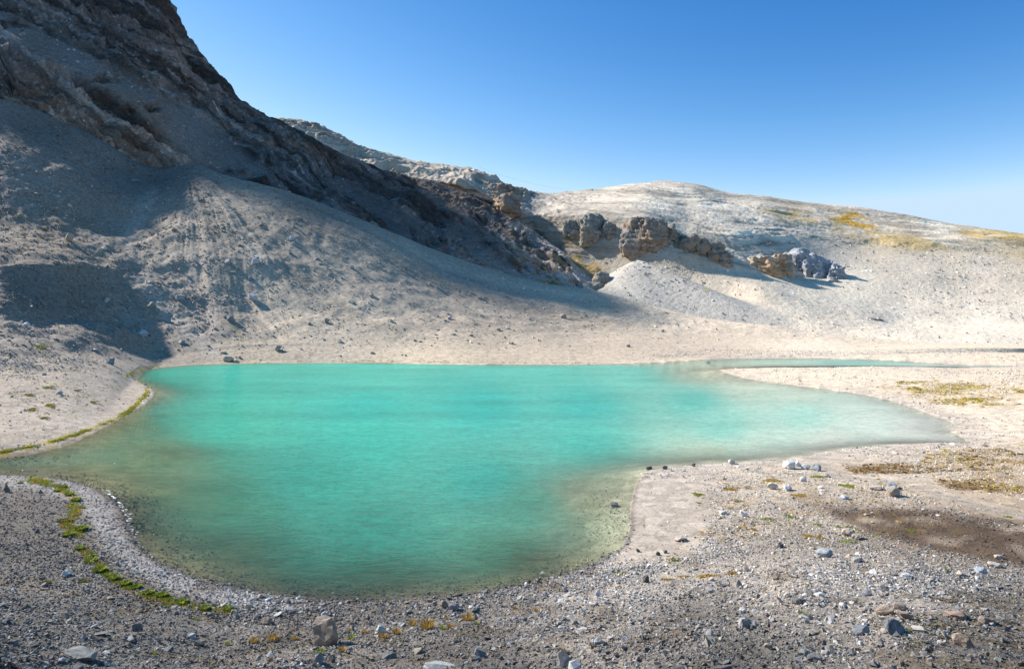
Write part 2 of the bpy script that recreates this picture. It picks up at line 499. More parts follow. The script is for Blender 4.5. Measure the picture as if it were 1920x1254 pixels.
    mixc(m*.6, (.22,.22,.05))
    # moss strips
    m = lmask(U+nm*4, V+nm*3, [(0,846),(60,836),(120,822),(170,803),(215,786),(240,770),(262,750),(278,735)], 3.4, 1.6)*onland
    mixc(m*0.9, (.26,.215,.02))
    m = lmask(U+nm*8, V+nm*5, [(60,900),(105,912),(135,928),(140,960),(125,985),(150,1010),(160,1035),(200,1075),(260,1112),(330,1132),(430,1146)], 9, 1.4)*sstep(-.35, .2, nf)*onland
    mixc(m*0.8, (.17,.135,.03))
    # scattered yellow-green flecks on the left flat and the spit
    m = pmask(U, V, [(0,650),(240,690),(250,740),(120,810),(0,840)], 20, 2)*sstep(0.55, 0.75, nm)
    mixc(m*0.15, (.36,.28,.08))
    m = pmask(U, V, [(1300,895),(1700,900),(1800,1000),(1500,1040),(1150,1060),(1300,990)], 20, 2)*sstep(0.5, 0.7, nm)
    mixc(m*0.2, (.30,.22,.08))
    # brownish plant litter in the foreground gravel
    m = sstep(1000, 1100, V)*sstep(0.25, 0.6, nf)
    mixc(m*0.5, (.085,.062,.03))
    m = pmask(U2, V2, [(0,380),(200,400),(240,560),(100,470),(0,470)], 40, 1)*sstep(0.1, .6, nf)
    mixc(m*0.4, (.20,.15,.06))
    # lake bed
    bed = idw(U, V, [(0,875,(.17,.14,.09)),(250,850,(.30,.26,.14)),(220,820,(.24,.20,.12)),(300,960,(.12,.10,.065)),(350,920,(.24,.22,.11)),(620,1110,(.085,.075,.055)),(1000,1080,(.13,.12,.07)),
                     (1160,960,(.42,.39,.31)),(1100,960,(.44,.41,.29)),(1100,900,(.45,.43,.33)),(1300,860,(.45,.41,.36)),(1500,850,(.45,.41,.37)),(1500,800,(.55,.5,.44)),(1700,820,(.46,.42,.39)),(1700,790,(.46,.42,.39)),(800,690,(.5,.45,.35)),(330,720,(.3,.27,.19)),(1350,700,(.50,.45,.38)),(1600,680,(.42,.40,.36)),(1450,720,(.5,.44,.37))], 2, 3)
    bed = bed*(1+0.35*nf[..., None])
    bm = sstep(-0.05, 0.15, sd)[..., None]
    c = c*(1-bm)+bed*bm
    c = c*(1+.12*sstep(500, 900, U)*sstep(1000, 800, V)+.12*sstep(1000, 1100, V))[..., None]
    return np.clip(c*np.array([1.10, 1, .90]), 0.01, 0.9)

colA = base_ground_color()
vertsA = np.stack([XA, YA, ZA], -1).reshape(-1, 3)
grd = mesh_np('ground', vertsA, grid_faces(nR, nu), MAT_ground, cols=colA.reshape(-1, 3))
tag(grd, 'pale gravel ground, scree slope and stony shore around the turquoise lake', 'ground', kind='structure')

# ------------------------------------------------------------------ generic sheets for mountain and hill
def sheet(us, CU, curves, rows, bu, br):
    """curves: list of (y list, Y list) at columns CU"""
    Yl, Zl = [], []
    for k in range(len(curves)-1):
        y0 = pchip(us, CU, curves[k][0]); Y0 = pchip(us, CU, curves[k][1]); Z0 = H-(y0-HY)/F*Y0
        y1 = pchip(us, CU, curves[k+1][0]); Y1 = pchip(us, CU, curves[k+1][1]); Z1 = H-(y1-HY)/F*Y1
        for j in range(rows[k]):
            t = j/rows[k]; Yl.append(Y0*(1-t)+Y1*t); Zl.append(Z0*(1-t)+Z1*t)
    Yl.append(Y1); Zl.append(Z1)
    Y = np.array(Yl); Z = np.array(Zl)
    Y = blur(blur(Y, bu, 1), br, 0); Z = blur(blur(Z, bu, 1), br, 0)
    X = (us[None, :]-CX)/F*Y
    return X, Y, Z

def normals(X, Y, Z):
    Pm = np.stack([X, Y, Z], -1)
    du = np.gradient(Pm, axis=1); dv = np.gradient(Pm, axis=0)
    n = np.cross(du, dv); n /= np.linalg.norm(n, axis=-1, keepdims=True)+1e-9
    n *= np.sign(n[..., 2:3]+1e-9)
    return n

# ------------------------------------------------------------------ mountain (dark rock wall and spur on the left)
uB = np.concatenate([np.arange(-1500, -60, 10.0), np.arange(-60, 1190, 1.9)])
cuB = [-1500,-900,-400,0,100,200,290,355,400,450,500,530,570,640,740,800,850,900,960,1010,1060,1110,1190]
B = []
# base (hidden under scree)
B.append(([260,260,260,262,285,330,372,345,350,360,370,380,390,410,448,470,490,508,528,540,552,562,585],
          [235,235,240,246,252,258,264,272,276,276,276,276,275,274,270,266,262,258,254,250,246,243,240]))
B.append(([215,215,215,215,238,280,338,335,345,352,366,378,386,408,440,458,475,496,514,526,534,544,565],
          [252,252,254,258,264,272,278,286,290,291,291,291,289,288,284,280,275,270,264,258,252,248,245]))
# top of lower cliff band
B.append(([60,60,70,85,120,160,200,250,285,305,325,335,350,372,400,415,425,440,460,478,500,528,560],
          [272,272,276,280,290,298,306,318,322,322,322,322,318,316,312,308,304,300,292,284,272,262,250]))
# top of the upper scree band
B.append(([-60,-40,-20,5,40,85,140,190,225,250,268,280,295,325,355,372,385,402,430,456,486,522,556],
          [320,320,322,326,334,342,350,358,362,362,362,360,356,352,344,336,330,322,310,300,286,270,255]))
# skyline
B.append(([-520,-450,-340,-245,-222,-165,-58,58,112,180,211,224,248,286,319,334,349,374,408,438,478,518,550],
          [380,380,385,392,396,400,404,404,402,398,394,390,384,376,364,354,346,336,322,311,296,278,262]))
B.append(([-420,-350,-240,-165,-140,-80,20,130,180,240,270,285,305,340,370,385,400,420,450,475,510,545,570],
          [470,470,470,470,470,470,470,465,460,450,445,440,430,420,405,395,385,372,350,335,316,295,275]))
B = [(c[0], [Y+float(np.interp(u, [640,700,850,1000,1110,1190], [3,10,25,38,44,46])) for u, Y in zip(cuB, c[1])]) for c in B]
XB, YB, ZB = sheet(uB, cuB, B, [8, 80, 84, 130, 14], 5, 4)
UB = np.broadcast_to(uB[None, :], XB.shape)
VB = HY+(H-ZB)/YB*F
nB = normals(XB, YB, ZB)
# rock masks in the plane of the face
scr = pmask(UB, VB, [(-60,5),(0,22),(120,75),(230,135),(330,195),(420,250),(470,300),(520,335),(440,345),(360,300),(300,250),(200,170),(100,115),(0,80),(-60,60)], 10)
scr = scr*sstep(-.6, 0.0, fbm(UB*0.02, VB*0.04, UB*0, 4)+0.25)
scr2 = sstep(540, 640, UB)*sstep(-.05, .25, fbm(UB*.011+VB*.008, (VB-.62*UB)*.045, UB*0+3, 4, .55))
scr = np.maximum(scr, .9*scr2)
wx = fbm(XB*0.014, YB*0.014, ZB*0.014, 3)*9
# strata dip down to the right, fairly parallel to the spur
th = R(33)
al = (XB*math.cos(th)-ZB*math.sin(th))+wx; pe = (XB*math.sin(th)+ZB*math.cos(th))+0.6*wx
d1 = ridged(al*0.018, pe*0.05, YB*0.02, 5, 0.52)
d2 = ridged(al*0.07, pe*0.26, YB*0.09, 5, 0.6)
d3 = fbm(XB*0.2, YB*0.2, ZB*0.25, 4, 0.6)
# steep couloirs on the upper wall
cw = sstep(320, 180, VB)*(1-scr)
d4 = ridged((XB+0.3*ZB)*0.045, YB*0.02, ZB*0.010, 4)
rockB = 1-scr
prof = np.arange(XB.shape[0])/XB.shape[0]
dB = rockB*((d1-0.45)*9.0+(d2-0.5)*3.0+d3*1.1+(ridged(XB*.12,YB*.12,ZB*.05,4,.6)-.5)*2.2*sstep(600,450,UB)+(d4-0.5)*7.0*cw)+scr*(d3*0.25)
# humps along the lower spur
hm = fbm(al*0.03, pe*0.03, YB*0, 3)
dB += 4.0*hm*sstep(560, 640, UB)*sstep(0, 60, VB-200)
_ws = fbm(XB*.012, YB*.012, ZB*.012+2, 3)*1.3+fbm(XB*.12, YB*.12, ZB*.12, 4, .6)*.16
_f = (pe/4.5+_ws) % 1.0; _g = (pe/11.0+_ws*.5) % 1.0
dB += rockB*(1.7*(_f**.6-.5)+3.4*(_g**.7-.5))
dB = dB*sstep(0, 0.05, prof)[:, None]
sh = sstep(0.80, 0.94, prof)[:, None]
dB = dB*(1-0.55*sh)
XB = XB+nB[..., 0]*dB; YB = YB+nB[..., 1]*dB; ZB = ZB+nB[..., 2]*dB*0.9
UBf, VBf = UB.astype(np.float32), VB.astype(np.float32)
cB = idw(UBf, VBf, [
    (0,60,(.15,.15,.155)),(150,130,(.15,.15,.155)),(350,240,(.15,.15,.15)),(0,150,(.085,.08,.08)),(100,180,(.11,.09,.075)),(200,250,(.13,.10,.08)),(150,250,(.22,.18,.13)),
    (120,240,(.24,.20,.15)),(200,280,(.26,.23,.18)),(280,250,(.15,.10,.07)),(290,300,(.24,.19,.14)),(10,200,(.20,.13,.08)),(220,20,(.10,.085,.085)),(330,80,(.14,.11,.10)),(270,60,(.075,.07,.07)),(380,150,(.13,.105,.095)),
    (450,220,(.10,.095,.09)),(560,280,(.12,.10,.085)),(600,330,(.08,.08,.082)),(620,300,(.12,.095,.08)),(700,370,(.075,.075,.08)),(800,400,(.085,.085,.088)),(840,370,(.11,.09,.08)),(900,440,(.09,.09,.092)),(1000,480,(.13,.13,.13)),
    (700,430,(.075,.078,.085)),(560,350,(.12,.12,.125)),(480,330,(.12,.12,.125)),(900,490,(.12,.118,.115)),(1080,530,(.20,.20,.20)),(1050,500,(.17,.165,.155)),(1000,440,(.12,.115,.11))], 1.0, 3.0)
sc = .6*fbm(al*0.04, pe*0.4, YB*0.05, 4, 0.6)+.6*fbm(al*0.10, pe*1.3, YB*0.1, 3, 0.7)
def strata(pe_, per, seed, shift):
    # individual beds with their own tone and a thin dark parting between them
    t = pe_/per+shift
    k = np.floor(t); f = t-k
    tone = np.modf(np.abs(np.sin(k*12.9898+seed)*43758.5453))[0]
    part = 1-sstep(0, .16, f)*(1-sstep(.93, 1, f))
    return tone, part, f
ws = fbm(XB*.012, YB*.012, ZB*.012+2, 3)*1.3+fbm(XB*.12, YB*.12, ZB*.12, 4, .6)*.16
t1, p1, f1 = strata(pe, 4.5, 1.0, ws)
t3, p3, f3 = strata(pe, 2.6, 3.0, ws*1.7+.3*fbm(al*.03, pe*.1, YB*.03, 3))
t2, p2, f2 = strata(pe, 1.7, 5.0, ws*2.3)
brk = sstep(-.3, .3, fbm(al*.06, pe*.2, YB*.1+4, 4, .6))
jn = sstep(.86, .97, ridged(al*.10, YB*.1, pe*.02, 3, .6))
tone = .92*np.exp(rockB*(.8*(t1-.55)+.9*(t3-.5)+.8*(t2-.5)))*(1-.4*p3*rockB*brk)*(1-rockB*(.35+.65*brk)*(.6*p1+.35*p2))*(1-.5*jn*rockB)
fleck = sstep(.45, .8, fbm(XB*.6, YB*.6, ZB*.6+9, 3, .7))*rockB
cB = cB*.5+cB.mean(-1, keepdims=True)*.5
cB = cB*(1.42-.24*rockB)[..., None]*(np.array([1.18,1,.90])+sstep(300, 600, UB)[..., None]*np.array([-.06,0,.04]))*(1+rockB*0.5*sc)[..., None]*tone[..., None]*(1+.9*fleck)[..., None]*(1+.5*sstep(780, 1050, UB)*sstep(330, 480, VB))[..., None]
bl = sstep(0.35, 0.7, fbm(al*0.02+9, pe*0.12, YB*0.02, 4))*rockB
cB = cB*(1-0.4*bl[..., None])
br = sstep(0.1, 0.7, fbm(XB*0.02, YB*0.02, ZB*0.03+7, 4))[..., None]*rockB[..., None]
cB = cB*(1+br*(np.array([0.25, 0.0, -0.15])))
my = pmask(UBf, VBf, [(950,460),(1060,470),(1120,540),(1040,540),(960,500)], 20)*sstep(0.3, .6, fbm(XB*.2, YB*.2, ZB*.3, 4))
cB = cB*(1-my[..., None]*.6)+np.array([.28, .22, .05])*my[..., None]*.6
cB = np.clip(cB, .035, .6)
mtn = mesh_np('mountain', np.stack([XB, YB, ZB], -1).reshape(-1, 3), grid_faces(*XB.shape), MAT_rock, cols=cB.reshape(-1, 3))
tag(mtn, 'dark shaded rocky mountainside with cliff bands rising on the left', 'mountain', kind='structure')

# ------------------------------------------------------------------ hill (pale sunlit rock ridge and bowl, centre to right)
uC = np.concatenate([np.arange(440, 1980, 1.9), np.arange(1980, 2500, 8.0)])
cuC = [440,530,600,640,700,760,830,880,920,965,1000,1030,1060,1120,1160,1200,1250,1300,1370,1430,1500,1600,1700,1760,1850,1920,2200,2500]
Cc = []
Cc.append(([420,420,430,435,440,450,470,490,510,540,575,590,600,622,630,635,642,645,650,650,650,651,650,652,654,655,655,655],
           [370,370,370,370,366,358,350,340,345,330,338,330,324,315,308,301,292,284,270,256,246,238,233,232,234,236,236,236]))
Cc.append(([360,360,365,370,375,385,400,420,440,470,490,500,508,520,516,508,508,512,528,540,562,590,600,602,600,600,600,600],
           [390,390,387,384,379,372,364,356,360,350,356,349,342,332,327,322,316,312,302,292,286,280,284,286,288,288,288,288]))
Cc.append(([330,330,335,340,345,355,365,385,405,430,445,450,458,465,462,460,470,480,500,512,520,500,482,474,470,470,475,480],
           [418,413,408,404,399,394,386,378,379,365,366,358,350,340,334,328,322,318,317,322,338,362,385,400,415,420,430,430]))
Cc.append(([300,280,285,300,318,330,340,352,365,385,398,402,402,402,400,402,420,436,436,438,448,462,452,448,446,445,445,450],
           [424,414,410,406,402,394,384,374,377,365,372,365,358,350,345,341,340,342,354,374,392,408,420,428,438,445,455,455]))
Cc.append(([235,222,237,255,281,294,309,316,329,355,362,364,357,351,345,341,337,341,359,365,375,383,400,414,429,438,470,500],
           [455,452,452,452,452,454,456,458,458,458,470,478,486,496,502,508,512,514,512,510,508,504,500,496,492,490,486,480]))
Cc.append(([260,250,265,285,310,325,340,350,362,385,392,395,390,382,376,372,370,374,390,396,405,412,428,440,455,462,495,525],
           [560,560,560,560,560,560,560,560,560,560,570,580,590,600,610,615,620,620,620,618,616,610,605,600,595,590,585,580]))
Cc.insert(0, ([max(yy+30, 690) for yy in Cc[0][0]], [min(YY-48, 300) if u > 1000 else YY-40 for u, YY in zip(cuC, Cc[0][1])]))
XC, YC, ZC = sheet(uC, cuC, Cc, [16, 44, 50, 44, 80, 10], 3, 3)
# the small grey scree cone under the crags
ap = P(1192, 487, 318)
dx = XC-ap[0]; dy = YC-ap[1]
ang = np.arctan2(-dy, dx)     # 0 = right, +90 = towards the viewer
slope = 0.62-0.20*np.exp(-((ang-0.75)/0.35)**2)
rr = np.sqrt(dx*dx+dy*dy)
cone = ap[2]-slope*np.sqrt(rr*rr+9)+1.2
k = 1.5
ZC = np.where(cone > ZC-30, np.log(np.exp(np.clip((cone-ZC)/k, -30, 30))+1)*k+ZC, ZC)
conem = sstep(-1.0, 1.5, cone-(ZC-np.log(2)*k)+0.6)
UC = np.broadcast_to(uC[None, :], XC.shape)
VC = HY+(H-ZC)/YC*F
nC = normals(XC, YC, ZC)
UCf, VCf = UC.astype(np.float32), VC.astype(np.float32)
wob = fbm(UC*0.02, VC*0.04, UC*0, 4)*12
rk = pmask(UCf+wob, VCf+wob*.6, [(400,200),(1300,300),(1700,380),(2600,430),(2600,462),(1800,466),(1700,462),(1560,452),(1480,440),(1500,470),(1590,520),(1540,522),(1480,520),(1400,505),
                       (1330,490),(1260,470),(1170,462),(1090,470),(1120,500),(1130,545),(1000,545),(700,430),(400,380)], 6)
wx = fbm(XC*0.02, YC*0.02, ZC*0.02, 3)*14
peC = ZC+0.12*XC+wx*0.35-0.10*YC
e1 = ridged(XC*0.016+wx*.02, YC*0.016, peC*0.05, 5, 0.55)
e2 = ridged(XC*0.012, YC*0.018, peC*0.24, 4, 0.5)
e3 = fbm(XC*0.25, YC*0.25, ZC*0.4, 4, 0.6)
e4 = ridged((XC+YC*0.3)*0.09+wx*.05, (YC-.3*XC)*0.03, ZC*.02, 4, .55)
rough_left = 1-sstep(900, 1150, UC)
patch = sstep(-.2, .5, fbm(XC*0.02+5, YC*0.02, ZC*0.03, 3))
dC = rk*((e1-0.45)*(1.9+6.5*rough_left)+(e2-0.5)*(1.0+2.4*rough_left)*(.35+patch)+e3*(0.14+1.1*rough_left)*(.4+patch)+(e4-.5)*(0.5+1.6*rough_left))
dC += (1-rk)*(0.9*fbm(XC*0.03, YC*0.03, ZC*0.02, 3)+0.12*e3)*(1-0.8*conem)
profC = np.arange(XC.shape[0])/XC.shape[0]
_w = fbm(XC*.010, YC*.010, ZC*.010+2, 3)*2.0+fbm(XC*.1, YC*.1, ZC*.1, 4, .6)*.18
_f = (peC/3.2+_w) % 1.0
dC += rk*(.42+.5*rough_left)*(_f**.6-.5)
dC = dC*sstep(0.04, 0.10, profC)[:, None]*(1-0.35*sstep(0.86, 0.97, profC))[:, None]
XC = XC+nC[..., 0]*dC*.9; YC = YC+nC[..., 1]*dC*.9; ZC = ZC+nC[..., 2]*dC
cC = idw(UCf, VCf, [
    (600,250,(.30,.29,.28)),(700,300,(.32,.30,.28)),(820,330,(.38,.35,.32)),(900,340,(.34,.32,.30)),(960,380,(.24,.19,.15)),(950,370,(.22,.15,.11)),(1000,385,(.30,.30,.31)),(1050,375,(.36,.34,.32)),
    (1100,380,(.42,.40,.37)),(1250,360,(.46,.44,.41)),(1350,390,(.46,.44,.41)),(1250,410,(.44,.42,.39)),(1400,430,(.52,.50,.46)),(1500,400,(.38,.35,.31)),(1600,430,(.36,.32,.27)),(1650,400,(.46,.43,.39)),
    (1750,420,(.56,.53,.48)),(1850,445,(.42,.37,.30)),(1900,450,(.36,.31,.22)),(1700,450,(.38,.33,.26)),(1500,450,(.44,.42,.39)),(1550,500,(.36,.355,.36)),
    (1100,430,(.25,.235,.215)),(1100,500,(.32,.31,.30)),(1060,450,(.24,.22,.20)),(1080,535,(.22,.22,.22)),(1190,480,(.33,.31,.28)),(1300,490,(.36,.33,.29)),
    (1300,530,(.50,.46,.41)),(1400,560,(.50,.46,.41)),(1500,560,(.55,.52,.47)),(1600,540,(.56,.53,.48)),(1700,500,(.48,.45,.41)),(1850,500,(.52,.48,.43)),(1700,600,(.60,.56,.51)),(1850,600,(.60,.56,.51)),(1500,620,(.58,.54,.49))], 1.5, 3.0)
cC = cC*(1-conem[..., None]*(1-rk[..., None]))+np.array([.40, .395, .39])*conem[..., None]*(1-rk[..., None])
s1 = fbm(XC*0.06, YC*0.06, peC*0.6, 5, .6)
cC = cC*(1+rk*0.34*s1)[..., None]
dk = sstep(0.3, 0.6, fbm(XC*0.03+4, YC*0.03, peC*0.25, 4))*rk
cC = cC*(1-0.28*dk[..., None])
_w = fbm(XC*.010, YC*.010, ZC*.010+2, 3)*2.0+fbm(XC*.1, YC*.1, ZC*.1, 4, .6)*.18
u1, q1, g1 = strata(peC, 3.2, 2.0, _w)
brC = sstep(.0, .5, fbm(XC*.03+6, YC*.03, peC*.12, 4, .6))
jC = sstep(.86, .97, ridged(XC*.07+.02*YC, YC*.05, peC*.02, 4, .6))
u2, q2, g2 = strata(peC, 1.3, 7.0, _w*2)
cC = cC*(np.exp(rk*(.34*(u1-.5)+.26*(u2-.5)))*(1-rk*(.25+.75*brC)*(.40*q1+.2*q2))*(1-.35*jC*rk))[..., None]
cC = cC*(1+(1-rk)*0.06*fbm(XC*.05, YC*.05, ZC*.05, 4))[..., None]
gm = fbm(XC*0.06, YC*0.06, ZC*0.08, 5, .6)
def hm_mix(poly, soft, thr, col, k):
    global cC
    m = pmask(UCf+wob*.5, VCf+wob*.3, poly, soft, 1.5)*sstep(thr, thr+.3, gm)*k
    cC = cC*(1-m[..., None])+np.array(col)*m[..., None]
hm_mix([(1425,392),(1480,392),(1530,410),(1600,400),(1630,408),(1655,440),(1720,450),(1790,465),(1740,470),(1640,455),(1560,430),(1480,412)], 12, -.45, (.40,.29,.09), .7)
hm_mix([(1640,440),(1800,462),(2000,470),(2000,478),(1780,474),(1620,458)], 9, -.3, (.40,.33,.20), .6)
hm_mix([(1560,408),(1610,403),(1650,430),(1600,430)], 8, -.5, (.42,.26,.03), .8)
hm_mix([(1780,430),(1900,432),(2100,440),(2100,460),(1840,448)], 9, -.4, (.40,.29,.09), .7)
hm_mix([(1000,430),(1060,450),(1120,480),(1140,540),(1060,530),(1030,470)], 16, .15, (.34,.24,.06), .6)
hm_mix([(1300,535),(1330,535),(1330,550),(1300,550)], 6, .1, (.3,.3,.05), .6)
hm_mix([(1620,620),(1740,620),(1780,660),(1700,650)], 6, .3, (.42,.30,.12), .6)
cC = np.clip(cC*np.array([1.16, 1.06, .93]), .03, .8)
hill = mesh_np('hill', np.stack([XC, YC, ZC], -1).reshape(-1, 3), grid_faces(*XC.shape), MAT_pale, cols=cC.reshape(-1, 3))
tag(hill, 'pale sunlit limestone hill and scree bowl beyond the lake', 'hill', kind='structure')

# ------------------------------------------------------------------ lake water
wu = np.arange(-420, 2320, 3.0)
wv = np.concatenate([1/np.linspace(1/26.0, 1/215.0, 420)])
WX = (wu[None, :]-CX)/F*wv[:, None]; WY = np.broadcast_to(wv[:, None], WX.shape).copy()
WX = WX.astype(np.float32); WY = WY.astype(np.float32)
wsd = lake_sd(WX, WY)
WU = np.broadcast_to(wu[None, :], WX.shape); WV = HY+H/WY*F
# how quickly the milky water hides the bed (metres of distance from shore)
Lp = idw(WU, WV, [(620,1110,(3.2,)*3),(300,1000,(4.2,)*3),(100,875,(12,)*3),(250,850,(9,)*3),(240,820,(8,)*3),(300,760,(4,)*3),(330,700,(2.5,)*3),(700,690,(1.4,)*3),(1100,690,(2,)*3),(1320,695,(14,)*3),(1300,682,(16,)*3),(1400,708,(3,)*3),
                  (1600,790,(2.5,)*3),(1700,800,(2.5,)*3),(1760,800,(2,)*3),(1500,840,(2.5,)*3),(1600,750,(2.5,)*3),(1450,725,(2.5,)*3),(1400,850,(3,)*3),(1300,858,(3.5,)*3),(1100,960,(4.6,)*3),(1050,1050,(4.6,)*3),(900,1080,(3.2,)*3),(1600,680,(3,)*3)], 2, 3)[..., 0]
wn = fbm(WX*0.08, WY*0.08, WX*0, 4)
wd = np.clip(wsd*(1+.15*wn), 0, None)
opac = 1-np.exp(-(wd/Lp)**1.25)
shoal = np.exp(-(((WU-330)/120)**2+((WV-846)/16)**2))+.5*np.exp(-(((WU-300)/60)**2+((WV-725)/16)**2))
opac = opac*(1-0.42*np.clip(shoal, 0, 1))
opac = np.clip(opac*0.985, 0, .985)
chop = fbm(WX*.5, WY*.9, WX*0+4, 3, .6)+.6*fbm(WX*.12, WY*.35, WX*0+8, 3)
chop_shade = (1+.07*chop)
ripple = fbm(WX*0.05, WY*0.16, WX*0+2, 4)
wc = idw(WU, WV, [(330,710,(.045,.28,.23)),(450,700,(.055,.33,.28)),(700,700,(.07,.36,.31)),(1000,700,(.08,.36,.32)),(1200,700,(.11,.37,.33)),(400,800,(.05,.33,.26)),(300,860,(.12,.24,.16)),
                  (700,760,(.030,.31,.28)),(900,760,(.025,.31,.29)),(1100,760,(.035,.32,.30)),(1300,750,(.09,.35,.32)),(700,830,(.035,.32,.27)),(1100,830,(.05,.32,.28)),(1350,800,(.18,.40,.36)),
                  (1500,780,(.27,.44,.40)),(1650,790,(.44,.48,.45)),(1450,835,(.36,.46,.41)),(1720,805,(.49,.48,.46)),(1400,718,(.40,.43,.37)),(1320,695,(.30,.42,.36)),(1550,832,(.44,.45,.42)),(1450,850,(.42,.43,.39)),(1620,755,(.40,.45,.42)),(1500,730,(.40,.44,.39)),(1330,855,(.36,.42,.34)),(1780,800,(.44,.43,.43)),(600,900,(.030,.25,.21)),(900,900,(.03,.26,.23)),(400,950,(.035,.19,.14)),(700,1000,(.022,.18,.15)),(1000,950,(.05,.24,.19)),
                  (450,1040,(.02,.12,.095)),(700,1080,(.022,.12,.095)),(950,1040,(.045,.17,.125)),(1110,930,(.17,.22,.16)),(1600,680,(.20,.36,.33)),(1850,688,(.34,.37,.38))], 2, 3)
wc = wc*np.array([.98, 1.03, .92])*(1+0.10*ripple[..., None])*chop_shade[..., None]  # light and dark of larger ripples and chop painted into the water colour
# darker weedy patch near the shore at the bottom right
dkp = np.exp(-(((WU-1005-(-1.2)*(WV-1048))/50)**2+((WV-1048)/10)**2))
wc = wc*(1-0.82*(dkp*(.75+.4*wn)).clip(0, 1)[..., None])

def M_water():
    m, t, N, L = new_mat('lake_water')
    out = N.new('ShaderNodeOutputMaterial')
    at = N.new('ShaderNodeAttribute'); at.attribute_name = 'Col'
    op = N.new('ShaderNodeAttribute'); op.attribute_name = 'opac'
    g = N.new('ShaderNodeNewGeometry')
    mp = N.new('ShaderNodeMapping'); mp.inputs['Rotation'].default_value = (0, 0, R(12)); mp.inputs['Scale'].default_value = (0.62, 1.25, 1)
    L.new(g.outputs['Position'], mp.inputs[0])
    n1 = N.new('ShaderNodeTexNoise'); n1.inputs['Scale'].default_value = 1.7; n1.inputs['Detail'].default_value = 5; n1.inputs['Roughness'].default_value = .62; n1.inputs['Distortion'].default_value = 0.4
    L.new(mp.outputs[0], n1.inputs['Vector'])
    n2 = N.new('ShaderNodeTexNoise'); n2.inputs['Scale'].default_value = 7.0; n2.inputs['Detail'].default_value = 4
    L.new(mp.outputs[0], n2.inputs['Vector'])
    b1 = N.new('ShaderNodeBump'); b1.inputs['Strength'].default_value = 1.0; b1.inputs['Distance'].default_value = 0.22
    L.new(n1.outputs[0], b1.inputs['Height'])
    b2 = N.new('ShaderNodeBump'); b2.inputs['Strength'].default_value = 0.8; b2.inputs['Distance'].default_value = 0.05
    L.new(n2.outputs[0], b2.inputs['Height']); L.new(b1.outputs[0], b2.inputs['Normal'])
    # silt colour, with the light and dark of ripple facets painted in
    mr = N.new('ShaderNodeMapRange'); mr.inputs[1].default_value = 0.36; mr.inputs[2].default_value = 0.64; mr.inputs[3].default_value = 0.70; mr.inputs[4].default_value = 1.30
    avg = N.new('ShaderNodeMath'); avg.operation = 'ADD'; L.new(n1.outputs[0], avg.inputs[0]); L.new(n2.outputs[0], avg.inputs[1])
    hf = N.new('ShaderNodeMath'); hf.operation = 'MULTIPLY'; hf.inputs[1].default_value = .5; L.new(avg.outputs[0], hf.inputs[0])
    L.new(hf.outputs[0], mr.inputs[0])
    mul = N.new('ShaderNodeVectorMath'); mul.operation = 'MULTIPLY'
    L.new(at.outputs['Color'], mul.inputs[0]); L.new(mr.outputs[0], mul.inputs[1])
    df = N.new('ShaderNodeBsdfDiffuse'); L.new(mul.outputs[0], df.inputs[0])
    tr = N.new('ShaderNodeBsdfTransparent'); tr.inputs[0].default_value = (.90, .965, .93, 1)
    m1 = N.new('ShaderNodeMixShader'); L.new(op.outputs['Fac'], m1.inputs[0]); L.new(tr.outputs[0], m1.inputs[1]); L.new(df.outputs[0], m1.inputs[2])
    gl = N.new('ShaderNodeBsdfGlossy'); gl.inputs['Roughness'].default_value = 0.06
    L.new(b2.outputs[0], gl.inputs['Normal'])
    fr = N.new('ShaderNodeFresnel'); fr.inputs['IOR'].default_value = 1.33; L.new(b2.outputs[0], fr.inputs['Normal'])
    fm = N.new('ShaderNodeMath'); fm.operation = 'MULTIPLY'; fm.inputs[1].default_value = 0.45; L.new(fr.outputs[0], fm.inputs[0])
    m2 = N.new('ShaderNodeMixShader'); L.new(fm.outputs[0], m2.inputs[0]); L.new(m1.outputs[0], m2.inputs[1]); L.new(gl.outputs[0], m2.inputs[2])
    L.new(m2.outputs[0], out.inputs[0])
    return m
MAT_water = M_water()
keep = wsd > -0.6
fw = grid_faces(*WX.shape, keep=(wsd > -0.3))
used = np.unique(fw); rem = -np.ones(WX.size, dtype=np.int64); rem[used] = np.arange(len(used))
wv3 = np.stack([WX, WY, np.zeros_like(WX)], -1).reshape(-1, 3)[used]
lake = mesh_np('water', wv3, rem[fw], MAT_water, cols=np.clip(wc, 0, 1).reshape(-1, 3)[used], extra={'opac': opac.ravel()[used]})
tag(lake, 'milky turquoise glacial lake water with small ripples', 'lake', kind='structure')

#--OBJECTS--
# ------------------------------------------------------------------ finding the ground under a point of the view
def make_gpos(XG, YG, ZG, UG, rows0=0):
    VG = HY+(H-ZG)/YG*F
    ucol = UG[0]
    def gpos(u, y):
        c = int(np.clip(np.searchsorted(ucol, u), 1, len(ucol)-1))
        v = VG[rows0:, c]
        idx = np.where(v <= y)[0]
        r = (idx[0] if len(idx) else len(v)-1)+rows0
        r = max(r, 1)
        v0, v1 = VG[r-1, c], VG[r, c]
        t = float(np.clip((v0-y)/(v0-v1+1e-9), 0, 1)) if v0 > v1 else 0.0
        p0 = np.array([XG[r-1, c], YG[r-1, c], ZG[r-1, c]]); p1 = np.array([XG[r, c], YG[r, c], ZG[r, c]])
        p = p0*(1-t)+p1*t
        p[0] = (u-CX)/F*p[1]
        return p
    return gpos
gA = make_gpos(XA, YA, ZA, UA, 26)
gC = make_gpos(XC, YC, ZC, UC, 4)

